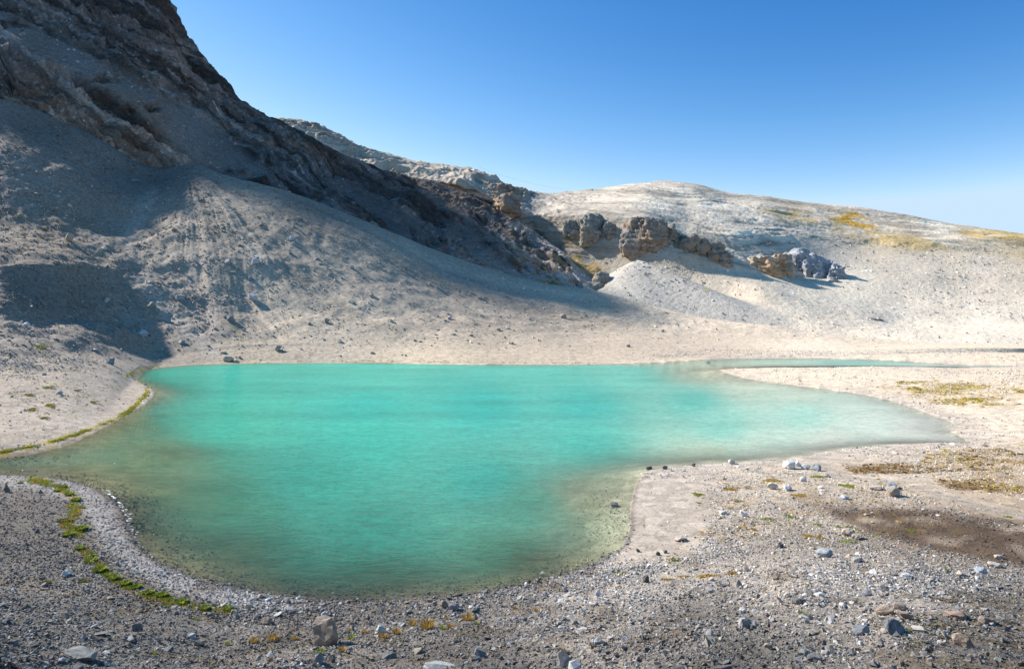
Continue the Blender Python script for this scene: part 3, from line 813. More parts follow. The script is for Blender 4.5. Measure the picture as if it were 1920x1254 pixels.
# ------------------------------------------------------------------ stones
def hull_proto(npts, flat, seed, boxy=0.0):
    r = random.Random(seed)
    bm = bmesh.new()
    for i in range(npts):
        v = Vector((r.gauss(0, 1), r.gauss(0, 1), r.gauss(0, 1))).normalized()
        if boxy:
            m = max(abs(v.x), abs(v.y), abs(v.z)); w = v/m
            v = v*(1-boxy)+w*boxy*0.8
        v *= r.uniform(0.85, 1.05)
        bm.verts.new((v.x, v.y*r.uniform(.75, 1), v.z*flat))
    bmesh.ops.convex_hull(bm, input=bm.verts)
    for v in [v for v in bm.verts if not v.link_faces]: bm.verts.remove(v)
    bmesh.ops.triangulate(bm, faces=bm.faces)
    bm.verts.index_update()
    V = np.array([v.co[:] for v in bm.verts], dtype=np.float32)
    Fc = np.array([[v.index for v in f.verts] for f in bm.faces], dtype=np.int32)
    bm.free()
    return V, Fc

PROTO = [hull_proto(random.choice([9, 11, 13]), random.choice([.3, .4, .5, .65]), 100+i, random.choice([0, .4, .8])) for i in range(22)]
PROTO_S = [hull_proto(7, random.choice([.4, .55, .7]), 300+i) for i in range(12)]

def scatter_mesh(pos, size, cols, protos, sink=0.25, tilt=0.35):
    n = len(pos)
    which = rng.integers(0, len(protos), n)
    Vs, Fs, Cs = [], [], []
    off = 0
    for k, (pv, pf) in enumerate(protos):
        I = np.where(which == k)[0]
        if not len(I): continue
        m = len(I)
        a = rng.uniform(0, 2*np.pi, m); tx = rng.normal(0, tilt, m); ty = rng.normal(0, tilt, m)
        ca, sa = np.cos(a), np.sin(a)
        st = np.stack([rng.uniform(.75, 1.35, m), rng.uniform(.6, 1.1, m), rng.uniform(.6, 1.3, m)], -1)*size[I][:, None]
        v = pv[None]*st[:, None, :]
        # tilt about x, y then turn about z
        y = v[..., 1]*np.cos(tx)[:, None]-v[..., 2]*np.sin(tx)[:, None]; z = v[..., 1]*np.sin(tx)[:, None]+v[..., 2]*np.cos(tx)[:, None]; x = v[..., 0]
        x2 = x*np.cos(ty)[:, None]+z*np.sin(ty)[:, None]; z2 = -x*np.sin(ty)[:, None]+z*np.cos(ty)[:, None]
        X = x2*ca[:, None]-y*sa[:, None]; Yq = x2*sa[:, None]+y*ca[:, None]
        w = np.stack([X, Yq, z2], -1)
        zmin = w[..., 2].min(1); zr = w[..., 2].max(1)-zmin
        w[..., 2] += (-zmin-zr*sink)[:, None]
        w += pos[I][:, None, :]
        Vs.append(w.reshape(-1, 3)); Cs.append(np.repeat(cols[I], len(pv), 0))
        Fs.append((pf[None]+(np.arange(m)*len(pv))[:, None, None]+off).reshape(-1, 3))
        off += m*len(pv)
    return np.concatenate(Vs), np.concatenate(Fs), np.concatenate(Cs)

STONE_PAL = np.array([(.205,.20,.195),(.26,.25,.24),(.15,.15,.16),(.33,.33,.34),(.22,.19,.16),(.29,.24,.19),(.18,.19,.205),(.42,.41,.40),(.10,.10,.105),(.26,.18,.12)], dtype=np.float32)
STONE_W = np.array([.2,.16,.17,.09,.1,.07,.07,.035,.09,.015]); STONE_W /= STONE_W.sum()

def pick_cells(XG, YG, ZG, UG, VG, n, weight):
    """random points on a sheet, weighted by the area each cell fills in the view times a density"""
    area = np.abs((VG[:-1, :-1]-VG[1:, :-1]))*np.abs(UG[:-1, 1:]-UG[:-1, :-1])
    front = (VG[:-1, :-1]-VG[1:, :-1]) > 0.02
    w = area*front*weight[:-1, :-1]*(UG[:-1, :-1] > -90)*(UG[:-1, :-1] < 2010)*(VG[:-1, :-1] < 1330)
    w = w.ravel(); cdf = np.cumsum(w); cdf /= cdf[-1]
    k = np.searchsorted(cdf, rng.random(n)); k = np.clip(k, 0, len(w)-1)
    r, c = np.unravel_index(k, area.shape)
    a = rng.random(n)[:, None]; b = rng.random(n)[:, None]
    G = lambda i, j: np.stack([XG[i, j], YG[i, j], ZG[i, j]], -1)
    p = (G(r, c)*(1-a)+G(r+1, c)*a)*(1-b)+(G(r, c+1)*(1-a)+G(r+1, c+1)*a)*b
    return p, r, c

def stone_layer(name, label, n, weight, smin_px, smax, alpha, cgain, protos, G, colG, palmix=.6, mat=None, sink=.25, tilt=.3):
    XG, YG, ZG, UG = G
    VG = HY+(H-ZG)/YG*F
    p, r, c = pick_cells(XG, YG, ZG, UG, VG, n, weight)
    smin = smin_px*0.5/F*p[:, 1]
    size = smin*(1-rng.random(n))**(-1/alpha)
    size = np.minimum(size, smax(p[:, 1]) if callable(smax) else smax)
    base = colG[r, c]
    lum = base.mean(-1, keepdims=True)
    pal = STONE_PAL[rng.choice(len(STONE_PAL), n, p=STONE_W)]/0.215
    col = base*(1-palmix)+lum*pal*palmix
    col = np.clip(col*cgain*rng.lognormal(0, .22, n)[:, None], .02, .75)
    V, Fc, Cs = scatter_mesh(p, size.astype(np.float32), col.astype(np.float32), protos, sink, tilt)
    o = mesh_np(name, V, Fc, mat or MAT_stone, cols=Cs, smooth=False)
    tag(o, label, 'stones', kind='stuff')
    return o

colAg = colA
VAf = HY+(H-ZA)/YA*F
dry = (sd < -0.15).astype(float)
G_A = (XA, YA, ZA, UA)
# density: dense on the near slope and beaches, thin on the damp sand and silt
sand = pmask(UA.astype(np.float32), VAf.astype(np.float32), [(1180,884),(1330,884),(1330,1000),(1290,1045),(1140,1060),(1180,1020)], 14, 2)
silt = pmask(UA.astype(np.float32), VAf.astype(np.float32), [(1560,965),(1700,968),(1925,1000),(1990,1065),(1860,1055),(1740,1025),(1600,985)], 16, 2)
channel = pmask(UA.astype(np.float32), VAf.astype(np.float32), [(1450,850),(1600,850),(1990,960),(1990,1010),(1600,900),(1560,895),(1440,880)], 14, 2)
thin = np.clip(1-.96*sand-.8*silt-.85*channel, .02, 1)
clus = sstep(-.5, .6, fbm(XA*0.25, YA*0.25, XA*0+12, 4))
nearw = (VAf > 840)*dry*thin*(.75+.5*clus)*(.4+.6*sstep(900, 1060, VAf))
stone_layer('gravel', 'small angular gravel covering the near shore slope', 150000, nearw, 2.5, .09, 2.4, 1.4, PROTO_S, G_A, colAg, .75)
stone_layer('near_stones', 'scattered angular stones lying all over the near slope and shore', 11000, nearw*(.15+sstep(0, .6, fbm(XA*0.4, YA*0.4, XA*0+2, 3)))*(sstep(1000, 1100, VAf)+.12), 4.2, .20, 2.7, 1.5, PROTO, G_A, colAg, .85)
leftm2 = 1-sstep(300, 560, UA)
farw = (VAf <= 840)*dry*(.15+.85*sstep(.5, 6, TAL+.5*leftm2))*(.25+clus)*(.55+1.2*leftm2)*(1-.55*sstep(1250, 1500, UA))*(VAf > 230)
stone_layer('scree_stones', 'loose scree stones strewn over the far slope', 26000, farw, 1.8, lambda Y: .003*Y, 2.3, 1.2, PROTO_S, G_A, colAg, .3, sink=.3)
stone_layer('scree_blocks', 'larger scree blocks strewn over the far slope', 1100, farw*(.2+clus**2), 3.0, lambda Y: .005*Y, 2.4, 1.25, PROTO, G_A, colAg, .35, sink=.3)
G_C = (XC, YC, ZC, UC)
flatw = dry*(VAf < 905)*(VAf > 655)*(UA > 1180)*(1-sstep(.6, 4, TAL))*(.15+sstep(-.1, .5, fbm(XA*.12, YA*.3, XA*0+15, 4)))*np.clip(1-.9*channel, 0, 1)*np.where(VAf < 716, 2.2, 1.0)
stone_layer('flat_pebbles', 'pebbles sprinkled over the pale right flats', 13000, flatw, 1.5, .25, 2.6, 1.0, PROTO_S, G_A, colAg, .75, sink=.3)
scC = (1-rk)
stone_layer('bowl_stones', 'small stones sprinkled over the pale scree bowl', 6500, (scC+.08)*(.3+sstep(0, .5, fbm(XC*.03, YC*.03, XC*0, 3))), 1.9, lambda Y: .0028*Y, 2.2, .95, PROTO_S, G_C, cC, .6)
G_B = (XB, YB, ZB, UB)
stone_layer('debris_stones', 'debris stones on the shaded scree ledges of the mountain', 5000, scr+.1, 1.9, lambda Y: .003*Y, 2.2, 1.5, PROTO_S, G_B, cB, .5)

# ------------------------------------------------------------------ single boulders
def boulder_mesh(name, size, col, seed, boxy=.4, npts=16, det=True, rough=.05, wet=False):
    """size = half extents (m)"""
    r = random.Random(seed)
    V, Fc = hull_proto(npts, 1.0, seed, boxy)
    bm = bmesh.new()
    vs = [bm.verts.new(v.tolist()) for v in V]
    for f in Fc:
        bm.faces.new([vs[i] for i in f])
    V = V
    bmesh.ops.dissolve_limit(bm, angle_limit=R(16), verts=bm.verts, edges=bm.edges)
    if det:
        bmesh.ops.bevel(bm, geom=list(bm.edges), offset=.05, segments=1, affect='EDGES', profile=.6)
        bmesh.ops.triangulate(bm, faces=bm.faces)
        bmesh.ops.subdivide_edges(bm, edges=bm.edges, cuts=2, use_grid_fill=True)
    bmesh.ops.triangulate(bm, faces=bm.faces)
    bm.normal_update()
    co = np.array([v.co[:] for v in bm.verts], dtype=np.float32)
    no = np.array([v.normal[:] for v in bm.verts], dtype=np.float32)
    if det:
        d = fbm(co[:, 0]*2.5+seed, co[:, 1]*2.5, co[:, 2]*3.5, 4, .6)*rough*1.6
        d -= rough*1.2*sstep(.75, .95, ridged(co[:, 0]*1.4+seed, co[:, 1]*1.4, co[:, 2]*.5, 2))
        co = co+no*d[:, None]
    lo, hi = co.min(0), co.max(0)
    co = (co-(lo+hi)/2)/((hi-lo)/2)*np.array(size)
    co[:, 2] += size[2]*.6
    fc = np.array([[v.index for v in f.verts] for f in bm.faces], dtype=np.int32)
    bm.free()
    c = np.array(col)[None]*(1+.22*fbm(co[:, 0]*3/size[0]+seed, co[:, 1]*3/size[0], co[:, 2]*3/size[0], 3))[:, None]
    return mesh_np(name, co, fc, MAT_stone, cols=np.clip(c, .02, .85), smooth=False)

def boulder(u, y, w, h, col, label, name='boulder', group=None, seed=None, boxy=.4, depth=.8, cat='boulder', rot=None, tilt=0, g=gA, npts=16, det=True, cover=True):
    """u, y = foot of the stone in the view, w, h = its size there"""
    seed = seed if seed is not None else int(u*7+y*13)
    p = g(u, y)
    k = p[1]/F
    sx, sz = w*k/2, h*k*0.75
    o = boulder_mesh(name, (sx, sx*depth, sz), col, seed, boxy, npts, det)
    o.location = p
    rr = random.Random(seed)
    o.rotation_euler = (tilt, rr.uniform(-.12, .12), rr.uniform(-.35, .35) if rot is None else rot)
    tag(o, label, cat, group)
    return o

MOSSC = None
GREY, DGREY, BLUE, TAN, WHITE, BROWN, DARK = (.20,.20,.195), (.13,.13,.13), (.205,.215,.235), (.36,.29,.22), (.50,.49,.48), (.24,.19,.15), (.085,.085,.09)
fg = [
 (622,1207,60,50,(.26,.215,.175),'large blocky brown boulder standing upright in the near gravel, split by a fissure',0.85),
 (710,1186,30,16,WHITE,'rounded whitish stone among golden grass right of the big brown boulder',.3),
 (852,1143,26,15,BLUE,'blue grey angular stone with a brown stone leaning on its left',.4),
 (834,1138,24,13,BROWN,'brown angular stone touching the blue grey one by the near water edge',.4),
 (610,1158,18,13,WHITE,'white stone just behind the top of the large blocky boulder',.3),
 (603,1243,26,20,BLUE,'dark blue grey block below the large blocky boulder',.6),
 (622,1240,18,13,DARK,'small black rock touching the dark block below the large boulder',.6),
 (730,1232,34,11,DGREY,'flat dark slab near the lower edge right of the large boulder',.6),
 (63,1212,32,18,DGREY,'dark grey wedge boulder near the lower left corner',.6),
 (150,1232,58,16,GREY,'long flat grey slab lying near the lower left corner',.6),
 (125,1079,22,11,WHITE,'pale oblong stone alone on the dark gravel left of the shore plants',.3),
 (258,1182,22,16,DGREY,'dark upright stone left of centre in the stony foreground band',.5),
 (363,1196,24,9,(.33,.34,.36),'pale grey flat stone in the foreground gravel below the shore plants',.3),
 (501,1170,22,15,BROWN,'brownish stone in a small cluster left of the large boulder',.4),
 (1054,1250,30,34,(.33,.32,.31),'pale leaning slab at the lower edge just right of centre',.8),
 (826,1253,60,10,(.30,.30,.30),'long low pale slab at the bottom edge left of centre',.6),
 (1120,1207,18,12,(.30,.33,.36),'pale bluish stone in gravel right of the lower centre',.3),
 (1211,1092,15,15,DARK,'small dark pointed rock above the golden moss strip on the near shore',.2),
 (1393,1180,30,24,(.26,.25,.25),'grey blocky stone in the middle of the right foreground slope',.7),
 (1393,1148,16,11,WHITE,'small white stone above the grey blocky stone of the right foreground',.2),
 (1495,1131,28,17,DGREY,'dark square edged block on the right foreground slope',.9),
 (1657,1150,40,18,(.30,.23,.18),'tan layered slab propped on stones in the right foreground',.7),
 (1688,1142,30,14,(.25,.20,.16),'brown slab behind the tan layered slab on the right',.7),
 (1675,1184,52,26,(.16,.165,.175),'large dark grey wedge boulder below the tan slab on the right',.6),
 (1615,1189,36,18,BLUE,'blue grey boulder with a pale edge left of the dark wedge boulder',.4),
 (1700,1160,30,13,BROWN,'flat brown stone touching the right side of the tan slab',.7),
 (1794,1157,46,13,(.28,.19,.145),'reddish flat slab in the right foreground',.7),
 (1850,1168,40,16,(.20,.17,.145),'brownish grey slab leaning beside the reddish slab',.7),
 (1804,1211,44,26,(.24,.185,.145),'rounded brown boulder near the lower right corner',.35),
 (1527,1239,34,14,DGREY,'flat dark boulder at the lower edge right of centre',.5),
 (1505,1228,26,12,GREY,'grey slab behind the flat dark boulder of the lower edge',.5),
 (1545,1043,38,17,(.27,.29,.31),'bluish white boulder with a dark right half at the top of the stony slope',.4),
 (1463,1026,15,10,DARK,'small dark rock on the pale gravel mound at the slope top',.3),
 (1838,1075,28,14,(.33,.36,.40),'pale bluish stone beside a yellow plant on the far right slope',.3),
 (1865,1062,34,9,(.42,.37,.32),'pale tan flat stone on the far right slope by the brown silt',.5),
 (1872,1046,20,8,(.42,.37,.32),'small tan stone at the edge of the brown silt field on the right',.5),
 (1700,1082,28,8,(.34,.36,.38),'low bluish flat stone in the gravel left of the brown silt',.4),
 (1625,1117,22,12,BLUE,'small blue stone above the tan layered slab',.4),
 (1440,1217,20,13,(.27,.21,.16),'brown orange tinted stone in the lower right gravel',.4),
]
sp_ = [
 (1393,967,14,9,(.60,.57,.52),'lone bright white stone on the grey part of the spit',.3),
 (1276,1013,26,7,(.42,.36,.30),'low pinkish slab on the damp sand of the spit',.5),
 (1153,950,20,7,DGREY,'grey rock standing in shallow water just off the spit',.4),
 (1196,1034,8,5,DARK,'tiny dark stone on the damp sand near the lower end of the spit',.3),
 (1234,1040,9,6,DARK,'small black stone by the sand edge at the foot of the slope',.3),
 (1248,1036,8,5,DGREY,'small dark stone right of the black one at the foot of the sand',.3),
 (1677,928,42,15,(.36,.30,.24),'broad tan boulder on the gravel bank at the right',.5),
 (1672,916,20,10,(.28,.31,.35),'bluish boulder just behind the broad tan boulder on the bank',.4),
 (1640,917,26,7,(.40,.34,.28),'flat tan stone left of the bluish boulder on the bank',.5),
 (1591,1003,26,10,(.42,.34,.27),'tan stone beside a green moss cushion on the gravel bank',.4),
 (1607,1010,20,8,(.30,.25,.20),'brown stone right below the tan stone on the gravel bank',.4),
 (1481,878,22,13,(.62,.60,.57),'largest white boulder in the small pile at the tip of the spit',.4),
 (1497,874,14,9,(.58,.57,.55),'white boulder behind the largest one at the tip of the spit',.4),
 (1510,879,16,8,(.50,.50,.50),'pale boulder in the middle of the pile at the spit tip',.4),
 (1531,882,16,10,(.27,.29,.31),'dark grey boulder at the right end of the pile at the spit tip',.4),
 (1371,869,15,8,(.50,.47,.43),'pale stone alone at the water edge along the top of the spit',.4),
 (1301,874,9,5,DGREY,'small dark stone at the water edge along the top of the spit',.3),
 (1247,880,10,6,DGREY,'small grey stone at the left end of the stone line on the spit',.3),
 (1217,880,12,5,DARK,'dark flat stone at the upper left corner of the spit',.3),
 (1448,917,20,10,(.48,.43,.36),'cream coloured stone in the orange mossy gravel of the spit',.4),
 (1477,919,17,9,(.50,.50,.50),'whitish stone right of the cream coloured stone on the spit',.4),
 (1505,902,14,7,(.52,.50,.46),'white stone below the pile at the spit tip',.4),
 (1583,935,16,6,(.40,.43,.48),'light bluish flat stone in the middle of the gravel bank',.4),
]
tl_ = [
 (479,494,14,9,(.42,.43,.45),'pale boulder in a pair high on the scree slope',.4),
 (490,494,8,6,(.36,.36,.37),'smaller pale boulder right of its pair on the scree slope',.4),
 (547,450,9,6,(.42,.45,.50),'bluish boulder high on the grey upper scree slope',.4),
 (550,459,7,5,(.36,.38,.42),'small stone right below the bluish boulder on the upper scree',.4),
 (426,494,14,7,(.33,.33,.34),'grey boulder left of the pale pair on the scree slope',.4),
 (475,564,16,11,(.42,.42,.43),'pale boulder with a long shadow in the middle of the scree slope',.4),
 (470,524,9,5,(.18,.22,.32),'small dark blue rock on the scree slope below the pale pair',.4),
 (338,561,18,8,(.34,.34,.35),'grey oblong boulder at the foot of the gully left of the scree cone',.4),
 (522,657,14,8,(.30,.28,.26),'grey brown boulder low on the scree above the far shore',.4),
 (611,605,10,7,(.28,.25,.22),'brown boulder on the pale lower scree above the far shore',.4),
 (427,676,22,8,(.48,.42,.33),'cream boulder at the far left end of the far shore line',.4),
 (443,679,12,5,(.46,.41,.33),'small cream stone right beside the cream boulder on the far shore',.4),
 (130,452,15,13,(.34,.28,.23),'brown boulder on the upper left terrace casting a diagonal shadow',.5),
 (50,612,12,7,(.52,.52,.52),'white stone on the dark hump at the left',.4),
 (200,566,10,7,(.36,.37,.39),'grey stone high on the flank of the dark hump at the left',.4),
 (195,468,6,6,(.55,.54,.52),'small white stone at the edge of the upper left terrace',.4),
 (286,579,14,11,(.26,.25,.24),'dark standing stone in the gully bottom left of the scree cone',.4),
 (82,652,12,6,(.40,.42,.46),'pale stone right behind the bright moss cushion at the left',.4),
 (207,683,16,10,(.22,.24,.28),'dark blue grey rock at the end of the rubble band above the left flat',.4),
 (112,739,13,6,(.36,.34,.33),'small boulder alone on the left flat',.4),
 (1328,683,9,5,(.28,.26,.24),'small rock in the narrow channel between lake and pond',.4),
 (1056,596,12,7,(.26,.25,.24),'dark boulder on the lower right end of the scree slope',.4),
 (1178,650,8,4,(.26,.24,.22),'small dark boulder near the far shore at the right end of the scree',.4),
 (1243,622,7,4,(.24,.22,.21),'small dark stone on the pale scree toe behind the lake',.4),
 (268,629,20,9,(.42,.43,.45),'pale blocky stone at the left end of the rubble above the lake corner',.5),
 (432,602,14,8,(.2,.21,.23),'dark rock beside the mossy rill at the foot of the scree cone',.5),
 (843,598,9,5,(.3,.29,.28),'small boulder in the middle of the lower grey scree',.4),
 (935,620,8,4,(.27,.26,.25),'small boulder above the far shore right of centre',.4),
 (735,604,9,5,(.34,.33,.32),'pale stone left of centre on the lower scree',.4),
 (660,503,8,5,(.3,.3,.31),'small grey boulder under the crest of the scree slope',.4),
 (697,556,8,5,(.29,.28,.28),'small grey boulder below the centre of the scree slope',.4),
 (820,540,8,4,(.28,.28,.29),'small boulder near the crest where dark slabs rise behind',.4),
 (900,560,9,4,(.27,.27,.28),'flat small boulder below the dark slabs near the crest',.4),
]
# stones on the lake bed in the shallows and along the wet rim
shal = (sd > -0.25)*(sd < 3.2)*(VAf > 860)*(1-sstep(1120, 1200, UA)*sstep(1050, 1000, VAf))*(.3+clus)*np.exp(-np.clip(sd, 0, 9)*.5)
stone_layer('lakebed_stones', 'stones lying in the shallow water along the near shore', 6000, shal, 2.6, .11, 2.5, 1.25, PROTO_S, G_A, np.maximum(colAg, .12), .25, sink=.2)

for (u, y, w, h, c, lab, bx) in fg: boulder(u, y, w*(.82 if w < 58 else 1), h*(.8 if w < 58 else 1), c, lab, boxy=bx, npts=18 if bx > .5 else 22)
for (u, y, w, h, c, lab, bx) in sp_: boulder(u, y, w, h, c, lab, name='stone', cat='stone', boxy=bx)
for (u, y, w, h, c, lab, bx) in tl_: boulder(u, y, w, h, c, lab, boxy=bx, det=False, npts=20)

# unnamed look-alikes, one object each
def many(n, box, size, label, group, name, pal, smin, poly=None, det=False):
    protos = [boulder_mesh(name, (1, .8, .55), random.choice(pal), 900+i+n, random.choice([.2, .5, .8]), 18, det) for i in range(6)]
    for i in range(n):
        for _ in range(50):
            u = random.uniform(box[0], box[2]); y = random.uniform(box[1], box[3])
            if poly is None or inside(np.array([u]), np.array([y]), poly)[0]: break
        p = gA(u, y); k = p[1]/F
        w = smin*(random.random()+1e-3)**(-1/3.2); w = min(w, size)
        if i < 6: o = protos[i]
        else:
            o = protos[i % 6].copy(); o.data = protos[i % 6].data; COL.objects.link(o)
        s = w*k/2
        o.scale = (s*random.uniform(.8, 1.2), s*random.uniform(.7, 1.1), s*random.uniform(.6, 1.2))
        o.location = p; o.rotation_euler = (random.gauss(0, .2), random.gauss(0, .2), random.uniform(0, 6.28))
        tag(o, label, 'stone', group)
many(62, (-10, 1140, 1930, 1262), 22, 'grey angular stone among the many in the stony foreground at the bottom', 'grey angular stones of the foreground slope', 'foreground_stone',
     [GREY, DGREY, (.26,.25,.24), (.30,.30,.31), BLUE, BROWN], 9.5, det=True)
many(40, (1000, 1050, 1930, 1150), 22, 'grey stone among the many on the right slope below the spit', 'stones of the right shore slope', 'slope_stone', [(.26,.25,.24), (.34,.32,.30), (.3,.31,.33), (.2,.19,.18)], 9)
many(36, (420, 430, 1080, 672), 10, 'small stone among the many dotted over the big scree slope', 'stones dotted over the scree slope', 'scree_stone', [(.34,.34,.35), (.26,.25,.24), (.2,.2,.21)], 5,
     poly=[(420,672),(420,430),(560,440),(1080,610),(1080,672)])
many(36, (0, 440, 420, 680), 12, 'rough stone among the many on the rubble slopes at the left', 'stones of the left rubble slopes', 'rubble_stone', [(.36,.36,.37), (.26,.25,.24), (.2,.2,.21)], 5)
many(22, (1330, 890, 1760, 1020), 14, 'small pale stone among the many on the gravel bank of the spit', 'pale stones on the spit', 'spit_stone', [(.48,.45,.41), (.42,.41,.40), (.36,.31,.26)], 7)

# ------------------------------------------------------------------ cairns
def cairn(u, y, n, w, h, label):
    p = gA(u, y); k = p[1]/F
    root = bpy.data.objects.new('cairn', None); COL.objects.link(root); root.location = p
    tag(root, label, 'cairn')
    z = -.05
    for i in range(n):
        t = i/(n-1); sx = w*k/2*(1-.6*t); sz = h*k/n*.62
        o = boulder_mesh('stone', (sx, sx*.8, sz), random.choice([DARK, DGREY, (.15,.14,.13)]), 50+i+int(u), .6, 14, False)
        o.parent = root; o.location = (random.uniform(-.1, .1)*sx, 0, z); o.rotation_euler = (0, 0, random.uniform(0, 3)); z += sz*1.55
cairn(12, 922, 5, 13, 18, 'tallest stack of dark stones by the lower left shore')
cairn(76, 924, 3, 8, 9, 'low dark stack of stones right of the tall one by the lower left shore')

# ------------------------------------------------------------------ crags : steep rock outcrops on the hill
def crag(lobes, label, name='crag', grey=(.27,.26,.25), warm=(.36,.27,.19), g=gC, amp=1.0, cat='rock outcrop', cut=28):
    Vs, Fs, Cs = [], [], []; off = 0
    for (u, yb, yt, w, dep, sd_) in lobes:
        p = g(u, yb); k = p[1]/F
        sx = w*k/2; hh = (yb-yt)*k*.9; sy = dep
        bm = bmesh.new()
        bmesh.ops.create_cube(bm, size=2)
        bmesh.ops.subdivide_edges(bm, edges=bm.edges, cuts=cut, use_grid_fill=True)
        v = np.array([q.co[:] for q in bm.verts], dtype=np.float64)
        fc = np.array([[q.index for q in f.verts] for f in bm.faces], dtype=np.int32)
        bm.free()
        sph = v/np.linalg.norm(v, axis=1, keepdims=True)
        q = v*.50+sph*.58
        w3 = q*np.array([sx*1.15, sy, hh*.75])
        # narrower towards the top
        tz = np.clip((q[:, 2]+1)/2, 0, 1)
        w3[:, 0] *= 1.12-.25*tz; w3[:, 1] *= 1.15-.3*tz
        n = sph
        x, y, z = w3[:, 0]+sd_*13+u, w3[:, 1]+sd_*7, w3[:, 2]
        side = np.sqrt(n[:, 0]**2+n[:, 1]**2)
        x, y, z = w3[:, 0]+p[0]+sd_*.3, w3[:, 1]+p[1], w3[:, 2]
        d = (ridged(x*.11, y*.11, z*.04, 6, .68)-.5)*4.2*side+(((z/2.6+fbm(x*.1, y*.1, z*.1, 3)*.8) % 1.0)**.6-.5)*.9+fbm(x*.5, y*.5, z*.6, 4, .65)*.9+fbm(x*.09, y*.09, z*.09, 3)*2.6
        w3 = w3+n*d[:, None]*amp
        w3 += p+np.array([0, sy*.75, hh*.22])
        t = fbm(x*.09, y*.09, z*.12+3, 4)+.5*(-z/hh)
        c = np.array(grey)[None]*(1-sstep(-.3, .5, t))[:, None]+np.array(warm)[None]*sstep(-.3, .5, t)[:, None]
        c = c*(1+.35*fbm(x*.3, y*.3, z*1.2, 4))[:, None]
        Vs.append(w3); Fs.append(fc+off); Cs.append(np.clip(c, .03, .7)); off += len(w3)
    o = mesh_np(name, np.concatenate(Vs), np.concatenate(Fs), MAT_crag, cols=np.concatenate(Cs))
    tag(o, label, cat)
    return o
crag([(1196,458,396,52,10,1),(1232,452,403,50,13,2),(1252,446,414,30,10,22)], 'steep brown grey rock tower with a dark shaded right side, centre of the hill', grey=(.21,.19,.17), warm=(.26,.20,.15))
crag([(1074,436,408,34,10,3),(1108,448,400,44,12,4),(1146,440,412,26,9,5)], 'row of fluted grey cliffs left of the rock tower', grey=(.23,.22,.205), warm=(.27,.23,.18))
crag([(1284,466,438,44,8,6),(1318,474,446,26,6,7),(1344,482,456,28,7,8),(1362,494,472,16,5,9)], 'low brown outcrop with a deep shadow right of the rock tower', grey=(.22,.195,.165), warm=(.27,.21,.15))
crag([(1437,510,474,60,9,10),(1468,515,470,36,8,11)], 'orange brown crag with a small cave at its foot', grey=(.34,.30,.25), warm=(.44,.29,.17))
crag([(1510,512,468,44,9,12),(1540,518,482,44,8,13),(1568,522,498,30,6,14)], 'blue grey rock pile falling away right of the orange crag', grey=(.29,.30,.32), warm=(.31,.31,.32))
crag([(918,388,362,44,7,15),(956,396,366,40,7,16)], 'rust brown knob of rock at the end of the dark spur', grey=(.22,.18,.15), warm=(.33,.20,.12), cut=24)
crag([(1564,528,519,15,2.2,17)], 'small brown rock on the pale scree below the blue grey rock pile', name='boulder', cat='boulder', amp=.25, cut=10)
crag([(1642,600,593,32,3.2,18)], 'low tan rock hump alone in the pale scree bowl on the right', name='rock_hump', cat='rock', grey=(.4,.35,.28), amp=.35, cut=12)
crag([(1105,546,532,50,5,19),(1130,528,510,26,5,20)], 'small layered grey outcrop left of the grey scree cone', grey=(.24,.235,.23), warm=(.28,.24,.19), amp=.6, cut=20)

# ------------------------------------------------------------------ plants
def blades(name, n, rad, h, cols, wid, seed, lean=.6, flat=False):
    r = np.random.default_rng(seed)
    V, Fc, C = [], [], []
    for i in range(n):
        a = r.uniform(0, 2*np.pi); q = rad*math.sqrt(r.random())*.55
        bx, by = q*math.cos(a), q*math.sin(a)
        a2 = a+r.normal(0, .5); L = h*r.uniform(.55, 1.1); ln = lean*r.uniform(.3, 1.2)
        tx, ty = bx+math.cos(a2)*L*ln, by+math.sin(a2)*L*ln; tz = L*math.sqrt(max(.1, 1-min(.9, ln*ln*.8)))
        mx, my, mz = (bx*.45+tx*.55)-0.1*(tx-bx), (by*.45+ty*.55)-0.1*(ty-by), tz*.62
        px_, py_ = -math.sin(a2)*wid/2, math.cos(a2)*wid/2
        k = len(V)
        V += [(bx-px_*.6, by-py_*.6, -.02), (bx+px_*.6, by+py_*.6, -.02), (mx+px_, my+py_, mz), (mx-px_, my-py_, mz), (tx, ty, tz)]
        Fc += [(k, k+1, k+2), (k, k+2, k+3), (k+3, k+2, k+4)]
        c = np.array(cols[r.integers(0, len(cols))])*r.uniform(.75, 1.25)
        C += [c*.9, c*.9, c, c, c*1.1]
    return mesh_np(name, V, Fc, MAT_plant, cols=np.clip(np.array(C), 0, 1), smooth=False)

GOLD = [(.42,.24,.06), (.36,.22,.05), (.46,.32,.10), (.24,.20,.03), (.30,.16,.05)]
YG = [(.28,.30,.03), (.20,.25,.03), (.34,.33,.04), (.14,.20,.03)]
GREEN = [(.14,.22,.03), (.20,.28,.035), (.10,.16,.025), (.26,.30,.05)]
tufts = [(512,1198,26,'golden',''),(552,1197,18,'golden',''),(602,1222,22,'green',''),(641,1219,22,'golden',''),(659,1196,18,'green',''),(718,1194,24,'golden',''),(744,1186,24,'golden',''),
  (802,1176,40,'golden',''),(773,1170,22,'golden',''),(829,1177,16,'green',''),(844,1174,18,'golden',''),(893,1168,14,'green',''),(965,1139,12,'golden',''),(1005,1143,12,'golden',''),
  (838,1158,12,'golden',''),(876,1161,30,'golden',''),(367,1160,12,'green',''),(427,1206,14,'green',''),(475,1203,22,'golden',''),(655,1180,12,'golden',''),(683,1184,16,'golden',''),
  (1055,1225,26,'brown',''),(1113,1210,18,'brown',''),(290,1224,14,'green',''),(507,1238,16,'brown',''),(1505,1152,22,'pale',''),(1775,1068,12,'green',''),(1900,1120,10,'green','')]
